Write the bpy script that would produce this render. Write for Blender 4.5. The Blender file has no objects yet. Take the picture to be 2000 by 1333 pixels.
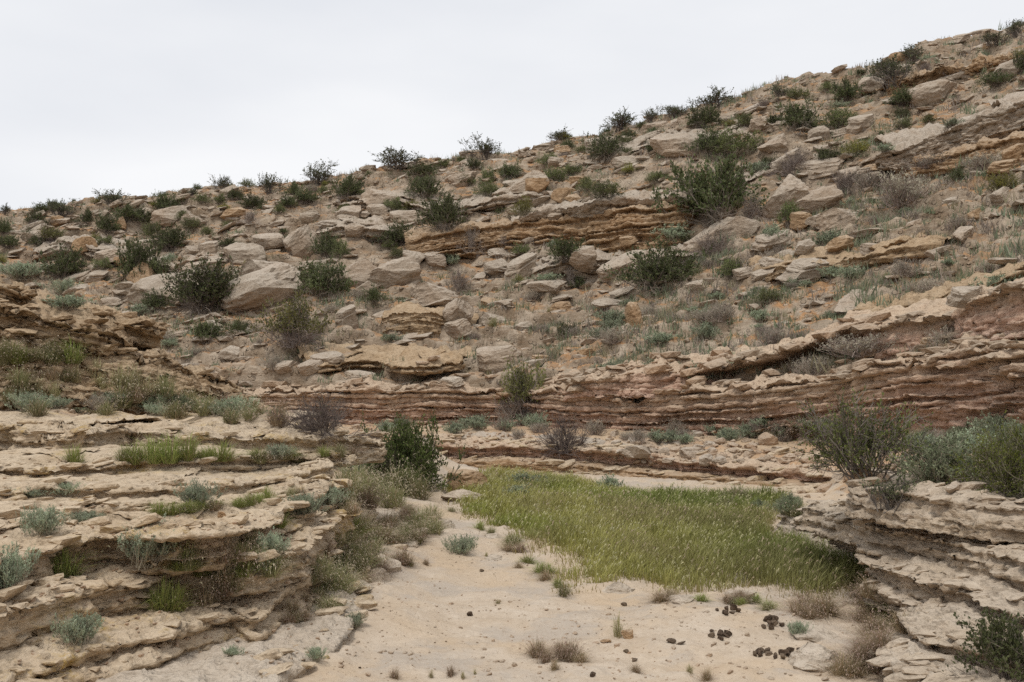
import bpy, math, random
import numpy as np
from mathutils import Vector, Matrix, Quaternion
from mathutils.bvhtree import BVHTree

random.seed(11)
R = np.random.default_rng(11)
S = bpy.context.scene
C = S.collection

# ---------------------------------------------------------------- camera, sky, sun, exposure
CAMZ, PITCH, FPX = 1.7, math.radians(2.75), 2000 * 35 / 36
cd = bpy.data.cameras.new('camera'); cd.lens = 35; cd.sensor_width = 36; cd.clip_start = .05; cd.clip_end = 3000
cam = bpy.data.objects.new('camera', cd); C.objects.link(cam)
cam.location = (0, 0, CAMZ); cam.rotation_euler = (math.pi / 2 + PITCH, 0, 0)
S.camera = cam

SUN_EL, SUN_AZ = math.radians(66), math.radians(-155)      # azimuth from +Y towards +X
W = bpy.data.worlds.new('World'); S.world = W; W.use_nodes = True
wt = W.node_tree; wn = wt.nodes; wl = wt.links
for n in list(wn): wn.remove(n)
w_out = wn.new('ShaderNodeOutputWorld'); w_bg = wn.new('ShaderNodeBackground')
w_sky = wn.new('ShaderNodeTexSky'); w_sky.sky_type = 'NISHITA'; w_sky.sun_disc = False
w_sky.sun_elevation = SUN_EL; w_sky.sun_rotation = SUN_AZ; w_sky.dust_density = 3.0
w_tc = wn.new('ShaderNodeTexCoord'); w_map = wn.new('ShaderNodeMapping'); w_map.inputs['Scale'].default_value = (1.0, 1.0, 3.0)
w_no = wn.new('ShaderNodeTexNoise'); w_no.inputs['Scale'].default_value = 1.9; w_no.inputs['Detail'].default_value = 5; w_no.inputs['Roughness'].default_value = .45
w_rp = wn.new('ShaderNodeValToRGB')
w_rp.color_ramp.elements[0].position = .32; w_rp.color_ramp.elements[0].color = (7.9, 8.15, 8.65, 1)
w_rp.color_ramp.elements[1].position = .66; w_rp.color_ramp.elements[1].color = (9.7, 9.78, 9.95, 1)
w_mx = wn.new('ShaderNodeMix'); w_mx.data_type = 'RGBA'; w_mx.inputs[0].default_value = .98
wl.new(w_tc.outputs['Generated'], w_map.inputs['Vector']); wl.new(w_map.outputs[0], w_no.inputs['Vector'])
wl.new(w_no.outputs['Fac'], w_rp.inputs[0]); wl.new(w_sky.outputs[0], w_mx.inputs[6]); wl.new(w_rp.outputs[0], w_mx.inputs[7])
wl.new(w_mx.outputs[2], w_bg.inputs[0]); w_bg.inputs[1].default_value = .0575
wl.new(w_bg.outputs[0], w_out.inputs[0])

sd = bpy.data.lights.new('sun', 'SUN'); sd.energy = 1.05; sd.angle = math.radians(14); sd.color = (1, .96, .9)
so = bpy.data.objects.new('sun', sd); C.objects.link(so)
_d = Vector((math.sin(SUN_AZ) * math.cos(SUN_EL), math.cos(SUN_AZ) * math.cos(SUN_EL), math.sin(SUN_EL)))
so.rotation_euler = _d.to_track_quat('Z', 'Y').to_euler(); so.location = (-10, 10, 40)

S.view_settings.view_transform = 'Standard'; S.view_settings.look = 'None'
S.view_settings.exposure = 0.78; S.view_settings.gamma = 1.0; S.view_settings.use_curve_mapping = False
S.render.engine = 'CYCLES'; S.cycles.max_bounces = 5; S.cycles.diffuse_bounces = 4
S.cycles.use_denoising = False; S.cycles.sample_clamp_direct = 6; S.cycles.sample_clamp_indirect = 2

# ---------------------------------------------------------------- helpers
def pdir(px, py):
    a = (px - 1000) / FPX; b = (666.5 - py) / FPX
    return Vector((a, math.cos(PITCH) - b * math.sin(PITCH), math.sin(PITCH) + b * math.cos(PITCH)))
def at(px, py, Y):
    d = pdir(px, py); k = Y / d.y
    return (d.x * k, Y, CAMZ + d.z * k)
def atz(px, py, z):
    d = pdir(px, py); k = (z - CAMZ) / d.z
    return (d.x * k, d.y * k, z)

_p = R.permutation(256).astype(np.int32); PERM = np.concatenate([_p, _p, _p])
_g = R.normal(size=(256, 3)); GR = (_g / np.linalg.norm(_g, axis=1, keepdims=True)).astype(np.float32)
def pn(P):
    P = np.asarray(P, np.float32); sh = P.shape[:-1]; P = P.reshape(-1, 3)
    i = np.floor(P); f = P - i; i = i.astype(np.int32) & 255
    u = f * f * f * (f * (f * 6 - 15) + 10)
    out = np.zeros(len(P), np.float32)
    for a in (0, 1):
        wx = u[:, 0] if a else 1 - u[:, 0]
        hx = PERM[(i[:, 0] + a) & 255]
        for b in (0, 1):
            wy = u[:, 1] if b else 1 - u[:, 1]
            hy = PERM[hx + ((i[:, 1] + b) & 255)]
            for c in (0, 1):
                wz = u[:, 2] if c else 1 - u[:, 2]
                g = GR[PERM[hy + ((i[:, 2] + c) & 255)]]
                out += wx * wy * wz * (g[:, 0] * (f[:, 0] - a) + g[:, 1] * (f[:, 1] - b) + g[:, 2] * (f[:, 2] - c))
    return (out * 1.6).reshape(sh)
def fbm(P, octv=4, gain=.5):
    P = np.asarray(P, np.float32); o = 0; a = 1.0
    for k in range(octv):
        o = o + a * pn(P + 17.3 * k); P = P * 2.03; a *= gain
    return o
def pn2(x, y=0, z=0):
    x, y, z = np.broadcast_arrays(np.asarray(x, np.float32), np.float32(y), np.float32(z))
    return pn(np.stack([x, y, z], -1))
def sm(a, b, x):
    t = np.clip((x - a) / (b - a), 0, 1); return t * t * (3 - 2 * t)

def mesh_np(name, V, F, smooth=True, attrs=None, cols=None):
    """V (n,3); F (m,3) or (m,4) int array; attrs {name: per-vertex float}; cols per-face rgb"""
    me = bpy.data.meshes.new(name); V = np.ascontiguousarray(V, np.float32); F = np.ascontiguousarray(F, np.int32)
    k = F.shape[1]
    me.vertices.add(len(V)); me.vertices.foreach_set('co', V.ravel())
    me.loops.add(F.size); me.loops.foreach_set('vertex_index', F.ravel())
    me.polygons.add(len(F)); me.polygons.foreach_set('loop_start', np.arange(0, F.size, k, dtype=np.int32))
    me.polygons.foreach_set('use_smooth', np.full(len(F), smooth))
    for nm, v in (attrs or {}).items():
        at_ = me.attributes.new(nm, 'FLOAT', 'POINT'); at_.data.foreach_set('value', np.ascontiguousarray(v, np.float32).ravel())
    if cols is not None:
        ca = me.attributes.new('Col', 'FLOAT_COLOR', 'FACE')
        c4 = np.ones((len(F), 4), np.float32); c4[:, :3] = cols; ca.data.foreach_set('color', c4.ravel())
    me.update(calc_edges=True); me.validate(verbose=False)
    return me
def grid_faces(nr, nc):
    a = np.arange(nr * nc, dtype=np.int32).reshape(nr, nc)
    return np.stack([a[:-1, :-1], a[:-1, 1:], a[1:, 1:], a[1:, :-1]], -1).reshape(-1, 4)
def link(name, me, mat, parent=None, **props):
    o = bpy.data.objects.new(name, me); C.objects.link(o)
    if mat is not None and not me.materials: me.materials.append(mat)
    if parent is not None: o.parent = parent
    for k, v in props.items(): o[k] = v
    return o
def copy_tree(o, M, label, group, category):
    c = o.copy(); C.objects.link(c); c.matrix_world = M
    c['label'] = label; c['group'] = group; c['category'] = category
    for ch in o.children:
        d = ch.copy(); C.objects.link(d); d.parent = c
    return c

# ---------------------------------------------------------------- materials
class MT:
    def __init__(s, name, rough=.95):
        s.m = bpy.data.materials.new(name); s.m.use_nodes = True; s.t = s.m.node_tree
        s.b = s.t.nodes['Principled BSDF']; s.b.inputs['Roughness'].default_value = rough
        s.b.inputs['Specular IOR Level'].default_value = .15
        s.geo = s.n('ShaderNodeNewGeometry'); s.P = s.geo.outputs['Position']
    def n(s, t, **kw):
        o = s.t.nodes.new(t)
        for k, v in kw.items(): setattr(o, k, v)
        return o
    def l(s, a, b): s.t.links.new(a, b)
    def scl(s, v, sc):
        m = s.n('ShaderNodeMapping'); m.inputs['Scale'].default_value = sc; s.l(v, m.inputs['Vector']); return m.outputs[0]
    def noise(s, v, scale, det=4, rough=.55, dist=0):
        o = s.n('ShaderNodeTexNoise'); o.inputs['Scale'].default_value = scale; o.inputs['Detail'].default_value = det
        o.inputs['Roughness'].default_value = rough; o.inputs['Distortion'].default_value = dist
        s.l(v, o.inputs['Vector']); return o.outputs['Fac']
    def voro(s, v, scale, out='Distance', feat='F1'):
        o = s.n('ShaderNodeTexVoronoi', feature=feat); o.inputs['Scale'].default_value = scale; s.l(v, o.inputs['Vector']); return o.outputs[out]
    def rng(s, v, a, b, c=0., d=1.):
        o = s.n('ShaderNodeMapRange'); s.l(v, o.inputs[0])
        for i, x in enumerate((a, b, c, d)): o.inputs[i + 1].default_value = x
        return o.outputs[0]
    def math(s, op, a, b=None):
        o = s.n('ShaderNodeMath', operation=op)
        for i, x in enumerate((a, b)):
            if x is None: continue
            if isinstance(x, (int, float)): o.inputs[i].default_value = x
            else: s.l(x, o.inputs[i])
        return o.outputs[0]
    def mix(s, f, a, b, blend='MIX'):
        o = s.n('ShaderNodeMix', data_type='RGBA', blend_type=blend)
        for i, x in ((0, f), (6, a), (7, b)):
            if isinstance(x, (int, float)): o.inputs[i].default_value = x
            elif isinstance(x, tuple): o.inputs[i].default_value = (*x, 1)
            else: s.l(x, o.inputs[i])
        return o.outputs[2]
    def ramp(s, f, stops):
        o = s.n('ShaderNodeValToRGB'); e = o.color_ramp.elements
        while len(e) < len(stops): e.new(.5)
        for i, (p, c) in enumerate(stops): e[i].position = p; e[i].color = (*c, 1)
        s.l(f, o.inputs[0]); return o.outputs[0]
    def attr(s, name, out='Fac'):
        o = s.n('ShaderNodeAttribute', attribute_name=name); return o.outputs[out]
    def bump(s, h, dist, strength=1., prev=None):
        o = s.n('ShaderNodeBump'); o.inputs['Distance'].default_value = dist; o.inputs['Strength'].default_value = strength
        s.l(h, o.inputs['Height'])
        if prev is not None: s.l(prev, o.inputs['Normal'])
        return o.outputs[0]
    def done(s, col, nrm=None):
        s.l(col, s.b.inputs['Base Color'])
        if nrm is not None: s.l(nrm, s.b.inputs['Normal'])
        return s.m

def rock_mat(name, main, light, dark, warm, top, topamt=.5, warmamt=.5, lichen=.0, zfreq=9., band=None, pit=1., speck=.5, fine=1.):
    m = MT(name); P = m.P
    big = m.noise(P, .45, 3, .6); mid = m.noise(P, 2.2, 4, .65); fin = m.noise(P, 11 * fine, 4, .7)
    st = m.noise(m.scl(P, (.7, .7, zfreq)), 1.0, 4, .6, .6)
    col = m.mix(m.rng(mid, .34, .66), dark, light)
    col = m.mix(.5, col, main)
    col = m.mix(m.math('MULTIPLY', m.rng(big, .42, .62), warmamt), col, warm)
    if band is not None:                      # colours of the beds themselves, by depth below the rim
        dep = m.attr('dep'); wob = m.math('ADD', dep, m.rng(big, .3, .7, -.12, .12))
        col = m.mix(.72, col, m.ramp(wob, band))
        lay = m.attr('lay'); col = m.mix(m.rng(lay, 0, 1, 0, .35), col, dark)
    col = m.mix(m.rng(st, .56, .70, 0, .42), col, dark)
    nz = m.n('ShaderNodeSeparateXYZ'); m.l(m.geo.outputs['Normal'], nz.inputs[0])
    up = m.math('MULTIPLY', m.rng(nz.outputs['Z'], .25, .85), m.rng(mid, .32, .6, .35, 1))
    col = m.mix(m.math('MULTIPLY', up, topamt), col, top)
    sp = m.rng(m.noise(P, 16, 2, .7), .57, .68)
    col = m.mix(m.math('MULTIPLY', sp, speck), col, (dark[0] * .55, dark[1] * .55, dark[2] * .55))
    if lichen:
        li = m.math('MULTIPLY', m.rng(m.noise(P, 1.7, 5, .7), .54, .66), m.rng(m.noise(P, 30, 3, .7), .42, .58))
        col = m.mix(m.math('MULTIPLY', li, lichen), col, (.42, .27, .045))
    col = m.mix(m.rng(fin, .3, .7, .0, .30), col, (main[0] * 1.25, main[1] * 1.25, main[2] * 1.25))
    grit = m.noise(m.scl(P, (1, 1, 2.2)), 9 * fine, 5, .68)
    col = m.mix(m.rng(grit, .33, .46, .6, 0), col, (dark[0] * .6, dark[1] * .57, dark[2] * .52))
    col = m.mix(m.rng(grit, .55, .70, 0, .5), col, (min(.75, light[0] * 1.15), min(.7, light[1] * 1.15), min(.65, light[2] * 1.15)))
    h = m.math('MULTIPLY', grit, .045 * pit)
    vo = m.rng(m.voro(m.scl(P, (1, 1, 1.5)), 24 * fine), .05, .45, 0, .010 * pit)
    return m.done(col, m.bump(m.math('ADD', h, vo), 1.))

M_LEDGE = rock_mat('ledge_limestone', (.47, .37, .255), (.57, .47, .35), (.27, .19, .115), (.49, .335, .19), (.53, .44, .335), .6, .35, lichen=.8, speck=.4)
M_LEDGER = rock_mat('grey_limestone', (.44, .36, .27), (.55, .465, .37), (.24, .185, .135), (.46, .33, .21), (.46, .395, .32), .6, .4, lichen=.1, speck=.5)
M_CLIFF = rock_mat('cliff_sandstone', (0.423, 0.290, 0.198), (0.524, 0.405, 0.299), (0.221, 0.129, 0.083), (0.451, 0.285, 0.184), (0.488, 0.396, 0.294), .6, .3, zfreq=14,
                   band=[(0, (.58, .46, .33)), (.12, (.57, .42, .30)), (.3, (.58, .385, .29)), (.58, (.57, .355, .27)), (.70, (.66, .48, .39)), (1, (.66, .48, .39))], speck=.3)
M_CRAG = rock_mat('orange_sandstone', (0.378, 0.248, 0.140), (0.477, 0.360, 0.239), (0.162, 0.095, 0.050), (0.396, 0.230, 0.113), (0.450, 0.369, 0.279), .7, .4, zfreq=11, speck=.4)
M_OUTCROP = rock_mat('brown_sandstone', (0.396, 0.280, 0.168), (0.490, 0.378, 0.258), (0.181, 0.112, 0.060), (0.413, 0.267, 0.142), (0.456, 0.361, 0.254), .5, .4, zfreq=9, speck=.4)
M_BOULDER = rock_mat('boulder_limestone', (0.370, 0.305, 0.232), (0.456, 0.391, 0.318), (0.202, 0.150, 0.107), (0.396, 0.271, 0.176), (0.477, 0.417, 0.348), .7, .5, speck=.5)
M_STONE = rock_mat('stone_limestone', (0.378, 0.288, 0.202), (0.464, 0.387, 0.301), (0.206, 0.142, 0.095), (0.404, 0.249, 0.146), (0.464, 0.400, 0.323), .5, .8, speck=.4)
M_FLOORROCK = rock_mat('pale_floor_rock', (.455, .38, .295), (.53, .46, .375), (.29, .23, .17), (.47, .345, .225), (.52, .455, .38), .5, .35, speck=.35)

def soil_mat(name, sand, pale, warm, grey, rockfac):
    m = MT(name); P = m.P
    big = m.noise(P, .7, 3, .6); mid = m.noise(P, 3.2, 4, .6); fin = m.noise(P, 26, 3, .7)
    col = m.mix(m.rng(mid, .35, .65), sand, pale)
    col = m.mix(m.rng(big, .46, .62, 0, .8), col, warm)
    col = m.mix(m.rng(m.noise(P, 1.1, 5, .65), .50, .60, 0, .8), col, grey)
    ce = m.voro(P, 21, 'Color'); g = m.n('ShaderNodeSeparateColor'); m.l(ce, g.inputs[0])
    cel = m.math('MULTIPLY', m.rng(g.outputs[0], .55, .9), m.rng(m.voro(P, 21), .38, .30))
    col = m.mix(m.math('MULTIPLY', cel, rockfac), col, m.mix(g.outputs[1], (.62, .52, .41), (.33, .23, .15)))
    sp = m.rng(m.noise(P, 38, 3, .7), .62, .70)
    col = m.mix(m.math('MULTIPLY', sp, .55), col, (.17, .11, .07))
    col = m.mix(m.rng(fin, .3, .7, .25, 0), col, (.30, .21, .13))
    h = m.math('ADD', m.math('MULTIPLY', m.noise(P, 9, 6, .68), .026), m.math('MULTIPLY', cel, rockfac * .02))
    return m.done(col, m.bump(h, 1.))
M_SAND = soil_mat('sandy_floor', (.475, .385, .29), (.55, .465, .37), (.50, .385, .265), (.42, .365, .305), .0)
M_BANK = soil_mat('stony_soil', (.42, .30, .19), (.50, .39, .27), (.44, .27, .15), (.34, .27, .20), .8)

def hill_mat():
    m = MT('rocky_hillside'); P = m.P
    big = m.noise(P, .22, 4, .6); mid = m.noise(P, 1.3, 4, .65); fin = m.noise(P, 7, 6, .7)
    soil = m.mix(m.rng(fin, .32, .68), (.27, .14, .062), (.47, .265, .125))
    soil = m.mix(m.rng(big, .48, .70), soil, m.mix(m.rng(fin, .35, .65), (.215, .16, .11), (.35, .27, .19)))
    ce = m.n('ShaderNodeTexVoronoi'); ce.inputs['Scale'].default_value = 5.5; m.l(P, ce.inputs['Vector'])
    g = m.n('ShaderNodeSeparateColor'); m.l(ce.outputs['Color'], g.inputs[0])
    cel = m.math('MULTIPLY', m.rng(g.outputs[0], .35, .6), m.rng(ce.outputs['Distance'], .42, .30))
    soil = m.mix(m.math('MULTIPLY', cel, .75), soil, m.mix(g.outputs[1], (.52, .44, .345), (.36, .25, .165)))
    st = m.noise(m.scl(P, (.5, .5, 6)), 1.2, 5, .65, .5)
    rock = m.mix(m.rng(mid, .35, .65), (.225, .165, .11), (.41, .335, .255))
    rock = m.mix(m.rng(st, .52, .66, 0, .6), rock, (.22, .145, .09))
    nz = m.n('ShaderNodeSeparateXYZ'); m.l(m.geo.outputs['Normal'], nz.inputs[0])
    rf = m.math('ADD', m.rng(nz.outputs['Z'], .93, .70), m.rng(mid, .50, .60, 0, .8))
    rf = m.math('MINIMUM', rf, 1.)
    col = m.mix(rf, soil, rock)
    grit = m.noise(m.scl(P, (1, 1, 2)), 4.2, 5, .70)
    col = m.mix(m.rng(grit, .31, .44, .6, 0), col, (.125, .08, .048)); col = m.mix(m.rng(grit, .55, .70, 0, .5), col, (.58, .47, .35))
    h = m.math('ADD', m.math('MULTIPLY', grit, .075), m.math('MULTIPLY', cel, .06))
    return m.done(col, m.bump(h, 1.))
M_HILL = hill_mat()

def col_mat(name, rough=.8, trans=0., var=.25):
    """leaf / twig colour comes from the per-leaf attribute; each plant is shifted a little as a whole"""
    m = MT(name, rough); c = m.attr('Col', 'Color')
    oi = m.n('ShaderNodeObjectInfo'); h = m.n('ShaderNodeHueSaturation'); m.l(c, h.inputs['Color'])
    m.l(m.rng(oi.outputs['Random'], 0, 1, 1 - var, 1 + var), h.inputs['Value'])
    m.l(m.rng(oi.outputs['Random'], 0, 1, .49, .51), h.inputs['Hue'])
    if trans:
        tr = m.n('ShaderNodeBsdfTranslucent'); m.l(h.outputs[0], tr.inputs[0])
        mx = m.n('ShaderNodeMixShader'); mx.inputs[0].default_value = trans
        m.l(m.b.outputs[0], mx.inputs[1]); m.l(tr.outputs[0], mx.inputs[2]); m.l(mx.outputs[0], m.t.nodes['Material Output'].inputs[0])
    return m.done(h.outputs[0])
M_LEAF = col_mat('leaves', .75, .25)
M_TWIG = col_mat('twigs', .9, 0)
M_GRASS = col_mat('grass_blades', .7, .3, .15)

# ---------------------------------------------------------------- the terrain
# rim of the red cliff at the foot of the hill and crest of the hill, as surveyed columns: (column, row, distance)
RIM = [(-900, 720, 33), (-300, 735, 31), (300, 750, 28.5), (500, 755, 27.5), (700, 757, 26.5), (950, 758, 26), (1080, 760, 25), (1300, 765, 23),
       (1500, 745, 21), (1700, 707, 19), (1900, 680, 17), (2000, 668, 15.6), (2150, 650, 14), (2400, 600, 11.5), (2900, 480, 8.5), (4000, 200, 5.5)]
CREST = [(-900, 470, 52), (-400, 440, 50), (0, 417, 46), (120, 408, 46), (330, 390, 46.5), (500, 372, 47), (620, 362, 47.5), (740, 337, 48), (880, 316, 48),
         (1000, 301, 48), (1120, 276, 47.5), (1250, 246, 47), (1400, 215, 46), (1500, 195, 45.5), (1600, 176, 45), (1700, 148, 44.5), (1800, 118, 44),
         (1900, 98, 43), (2000, 66, 42), (2200, 0, 40), (2500, -120, 37), (2900, -300, 34), (4000, -900, 30)]
rim3 = np.array([at(*r) for r in RIM]); cre3 = np.array([at(*r) for r in CREST])
rt, ct = rim3[:, 0] / rim3[:, 1], cre3[:, 0] / cre3[:, 1]
def smooth_interp(t, tx, v, w=.03):
    return sum(np.interp(t + d, tx, v) for d in np.linspace(-w, w, 7)) / 7

CHAN = np.array([(-1.6, -30), (-1.6, 0), (-1.55, 5), (-1.55, 8), (-1.5, 10), (-1.7, 13), (-1.7, 16), (-1.9, 18.5), (-1.8, 21.5), (.5, 21.2), (2., 20.4), (3.6, 18.9), (5.3, 17.4),
                 (4.6, 14), (3.9, 11.5), (3.3, 9.5), (3.05, 7.5), (3.0, 5), (3.3, 2), (3.6, 0), (4, -30)], float)
def chan_dist(x, y):
    """distance outside the channel outline (0 inside)"""
    x = np.asarray(x, np.float64); y = np.asarray(y, np.float64); sh = x.shape; p = np.stack([x.ravel(), y.ravel()], 1)
    best = np.full(len(p), 1e9); ins = np.zeros(len(p), bool); n = len(CHAN)
    for i in range(n):
        a, b = CHAN[i], CHAN[(i + 1) % n]; ab = b - a
        t = np.clip(((p - a) @ ab) / (ab @ ab), 0, 1); q = p - a - t[:, None] * ab
        best = np.minimum(best, np.hypot(q[:, 0], q[:, 1]))
        c = ((a[1] > p[:, 1]) != (b[1] > p[:, 1])) & (p[:, 0] < (b[0] - a[0]) * (p[:, 1] - a[1]) / (b[1] - a[1] + 1e-12) + a[0])
        ins ^= c
    return np.where(ins, 0, best).reshape(sh)
def ground_z(x, y, detail=True):
    d = chan_dist(x, y); P = np.stack([x, y, np.zeros_like(x)], -1)
    d = np.maximum(0, d + .12 * pn(P * 1.3) * sm(.02, .3, d))
    zl = np.interp(d, [0, .3, 1, 1.6, 3, 4.5, 7, 12, 25], [0, .05, .16, .58, .80, 1.10, 1.6, 2.0, 2.0])
    zl2 = np.interp(d, [0, .4, 1, 2, 5, 25], [0, .18, .42, .62, .9, 1.1])
    ym = sm(10, 12.5, y); zl = zl * (1 - ym * sm(-7, -3, x)) + zl2 * ym * sm(-7, -3, x)
    zl = zl + (.75 - zl) * sm(15.5, 18, y) * sm(-9, -4, x)
    zf = np.interp(d, [0, .35, .8, 3, 7], [0, .36, .50, .70, .78])
    zr = np.interp(d, [0, .35, .75, 1.2, 3, 8], [0, .2, .62, .88, .97, 1.05])
    fr = sm(14.5, 18, y); z = zr * (1 - fr) + zf * fr
    wl_ = sm(-1.0, -2.2, x); z = z * (1 - wl_) + zl * wl_
    flo = sm(.25, 0, d)
    z = z + flo * (.035 * fbm(P * .9, 3) + .05 * sm(3.5, 1.0, x + .8) * pn(P * .5))
    z = z + flo * .10 * sm(-.2, -1.4, x) * (1 + pn(P * 1.6))            # hummocky left margin
    if detail:
        z = z + .012 * fbm(P * 5, 4, .6) + (1 - flo) * .05 * fbm(P * 2.1, 3)
        sc = pn(P * np.array([3.2, 3.2, 1.])); z = z + flo * .016 * sm(.08, .16, sc) + flo * .010 * sm(.05, .12, pn(P * np.array([7., 7., 1.]) + 4))   # thin scabs of crust
    return z
def axis(fine0, fine1, step, grow, far0, far1):
    a = list(np.arange(fine0, fine1, step)); s = step
    while a[-1] < far1: s *= grow; a.append(a[-1] + s)
    s = step; b = [fine0]
    while b[-1] > far0: s *= grow; b.append(b[-1] - s)
    return np.array(b[::-1][:-1] + a)
gx = axis(-2.0, 3.4, .034, 1.09, -400, 400); gy = axis(4.8, 8.5, .032, 1.022, -60, 500)
GX, GY = np.meshgrid(gx, gy); GZ = ground_z(GX, GY)
GZ = np.where(GY > 60, GZ - (GY - 60) * .02, GZ)
ground = link('ground', mesh_np('ground', np.stack([GX, GY, GZ], -1).reshape(-1, 3), grid_faces(*GX.shape)), None, kind='structure')
gm = ground.data; gm.materials.append(M_SAND); gm.materials.append(M_BANK)
cx, cy = (GX[:-1, :-1] + GX[1:, 1:]) / 2, (GY[:-1, :-1] + GY[1:, 1:]) / 2
gm.polygons.foreach_set('material_index', (chan_dist(cx, cy) + .12 * pn2(cx * 2, cy * 2) > .22).astype(np.int32).ravel())

# hill: from behind the cliff rim up to the crest and over it
tt = np.concatenate([np.linspace(-1.0, -.62, 50)[:-1], np.linspace(-.62, .62, 620), np.linspace(.62, 1.5, 70)[1:]])
Yr, zr_ = smooth_interp(tt, rt, rim3[:, 1]), smooth_interp(tt, rt, rim3[:, 2])
Yc, zc_ = smooth_interp(tt, ct, cre3[:, 1]), smooth_interp(tt, ct, cre3[:, 2], .012)
vv = np.concatenate([np.linspace(0, 1, 310) ** 1.0, 1 + np.linspace(0, 1, 26)[1:] ** 2.2])
VV, TT = np.meshgrid(vv, np.arange(len(tt)), indexing='ij'); TT = tt[TT]
up_ = np.minimum(VV, 1); ov = np.maximum(VV - 1, 0)
HY = Yr + (Yc - Yr) * up_ + ov * 110 + .6 * sm(.06, 0, VV)
prof = up_ + .045 * np.sin(up_ * math.pi * 2) * -1
HZ = zr_ - .45 * sm(.035, 0, VV) + (zc_ - zr_) * prof + np.where(ov > 0, 3.0 * (1 - np.exp(-ov * 110 / 14)) * .35 - ov * ov * 18, 0)
HX = TT * HY
P = np.stack([HX, HY, HZ], -1)
fade = sm(0, .05, VV)
L = fbm(P * .11, 3) * .75 + fbm(P * .42 + 5, 3) * .30
HZ = HZ + L * fade * (1 - .45 * sm(.9, 1, VV))
w = fbm(P * .25 + 30, 3) * .5
q = (HZ + w + .03 * HX) / .62; fq = q - np.floor(q)
mask = sm(-.15, .35, pn(P * .16 + 9)) * .85 + .25
HZ = HZ + mask * fade * .62 * .78 * (sm(.40, .60, fq) - fq)
q2 = (HZ + w * .6) / .21; f2 = q2 - np.floor(q2)
HZ = HZ + sm(-.05, .3, pn(P * .35 + 50)) * fade * .21 * .75 * (sm(.38, .62, f2) - f2)
P = np.stack([HX, HY, HZ], -1)
HZ = HZ + fade * (.08 * fbm(P * np.array([1.7, 1.7, 3.]), 4, .6) + .07 * (2.2 * np.abs(pn(P * np.array([2.2, 2.2, 3.]) + 8)) - .5))
HY2 = HY + fade * .14 * fbm(P * np.array([1.1, 1.1, 3.5]) + 70, 3)
hill = link('hillside', mesh_np('hillside', np.stack([HX, HY2, HZ], -1).reshape(-1, 3), grid_faces(*HX.shape)), M_HILL, kind='structure')

# ---- beds of rock: a tread that ends in a broken, layered, undercut front
def resample(pts, ds):
    pts = np.asarray(pts, float); p = np.vstack([2 * pts[0] - pts[1], pts, 2 * pts[-1] - pts[-2]]); out = []
    for i in range(1, len(p) - 2):
        t = np.linspace(0, 1, 24, endpoint=False)[:, None]; a, b, c, d = p[i - 1], p[i], p[i + 1], p[i + 2]
        out.append(.5 * (2 * b + (c - a) * t + (2 * a - 5 * b + 4 * c - d) * t ** 2 + (3 * b - a - 3 * c + d) * t ** 3))
    out.append(p[-2][None]); q = np.vstack(out)
    s = np.concatenate([[0], np.cumsum(np.linalg.norm(np.diff(q[:, :2], axis=0), axis=1))])
    n = max(8, int(s[-1] / ds)); si = np.linspace(0, s[-1], n)
    return np.stack([np.interp(si, s, q[:, k]) for k in range(3)], 1), si
def box(a, k):
    k = max(1, int(k)); ap = np.concatenate([np.repeat(a[:1], k, 0), a, np.repeat(a[-1:], k, 0)])
    ker = np.ones(2 * k + 1) / (2 * k + 1)
    return np.stack([np.convolve(ap[:, j], ker, 'valid') for j in range(a.shape[1])], 1)
EDGES = []                                                            # the lips of the beds, for the loose plates that lie on them
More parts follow.
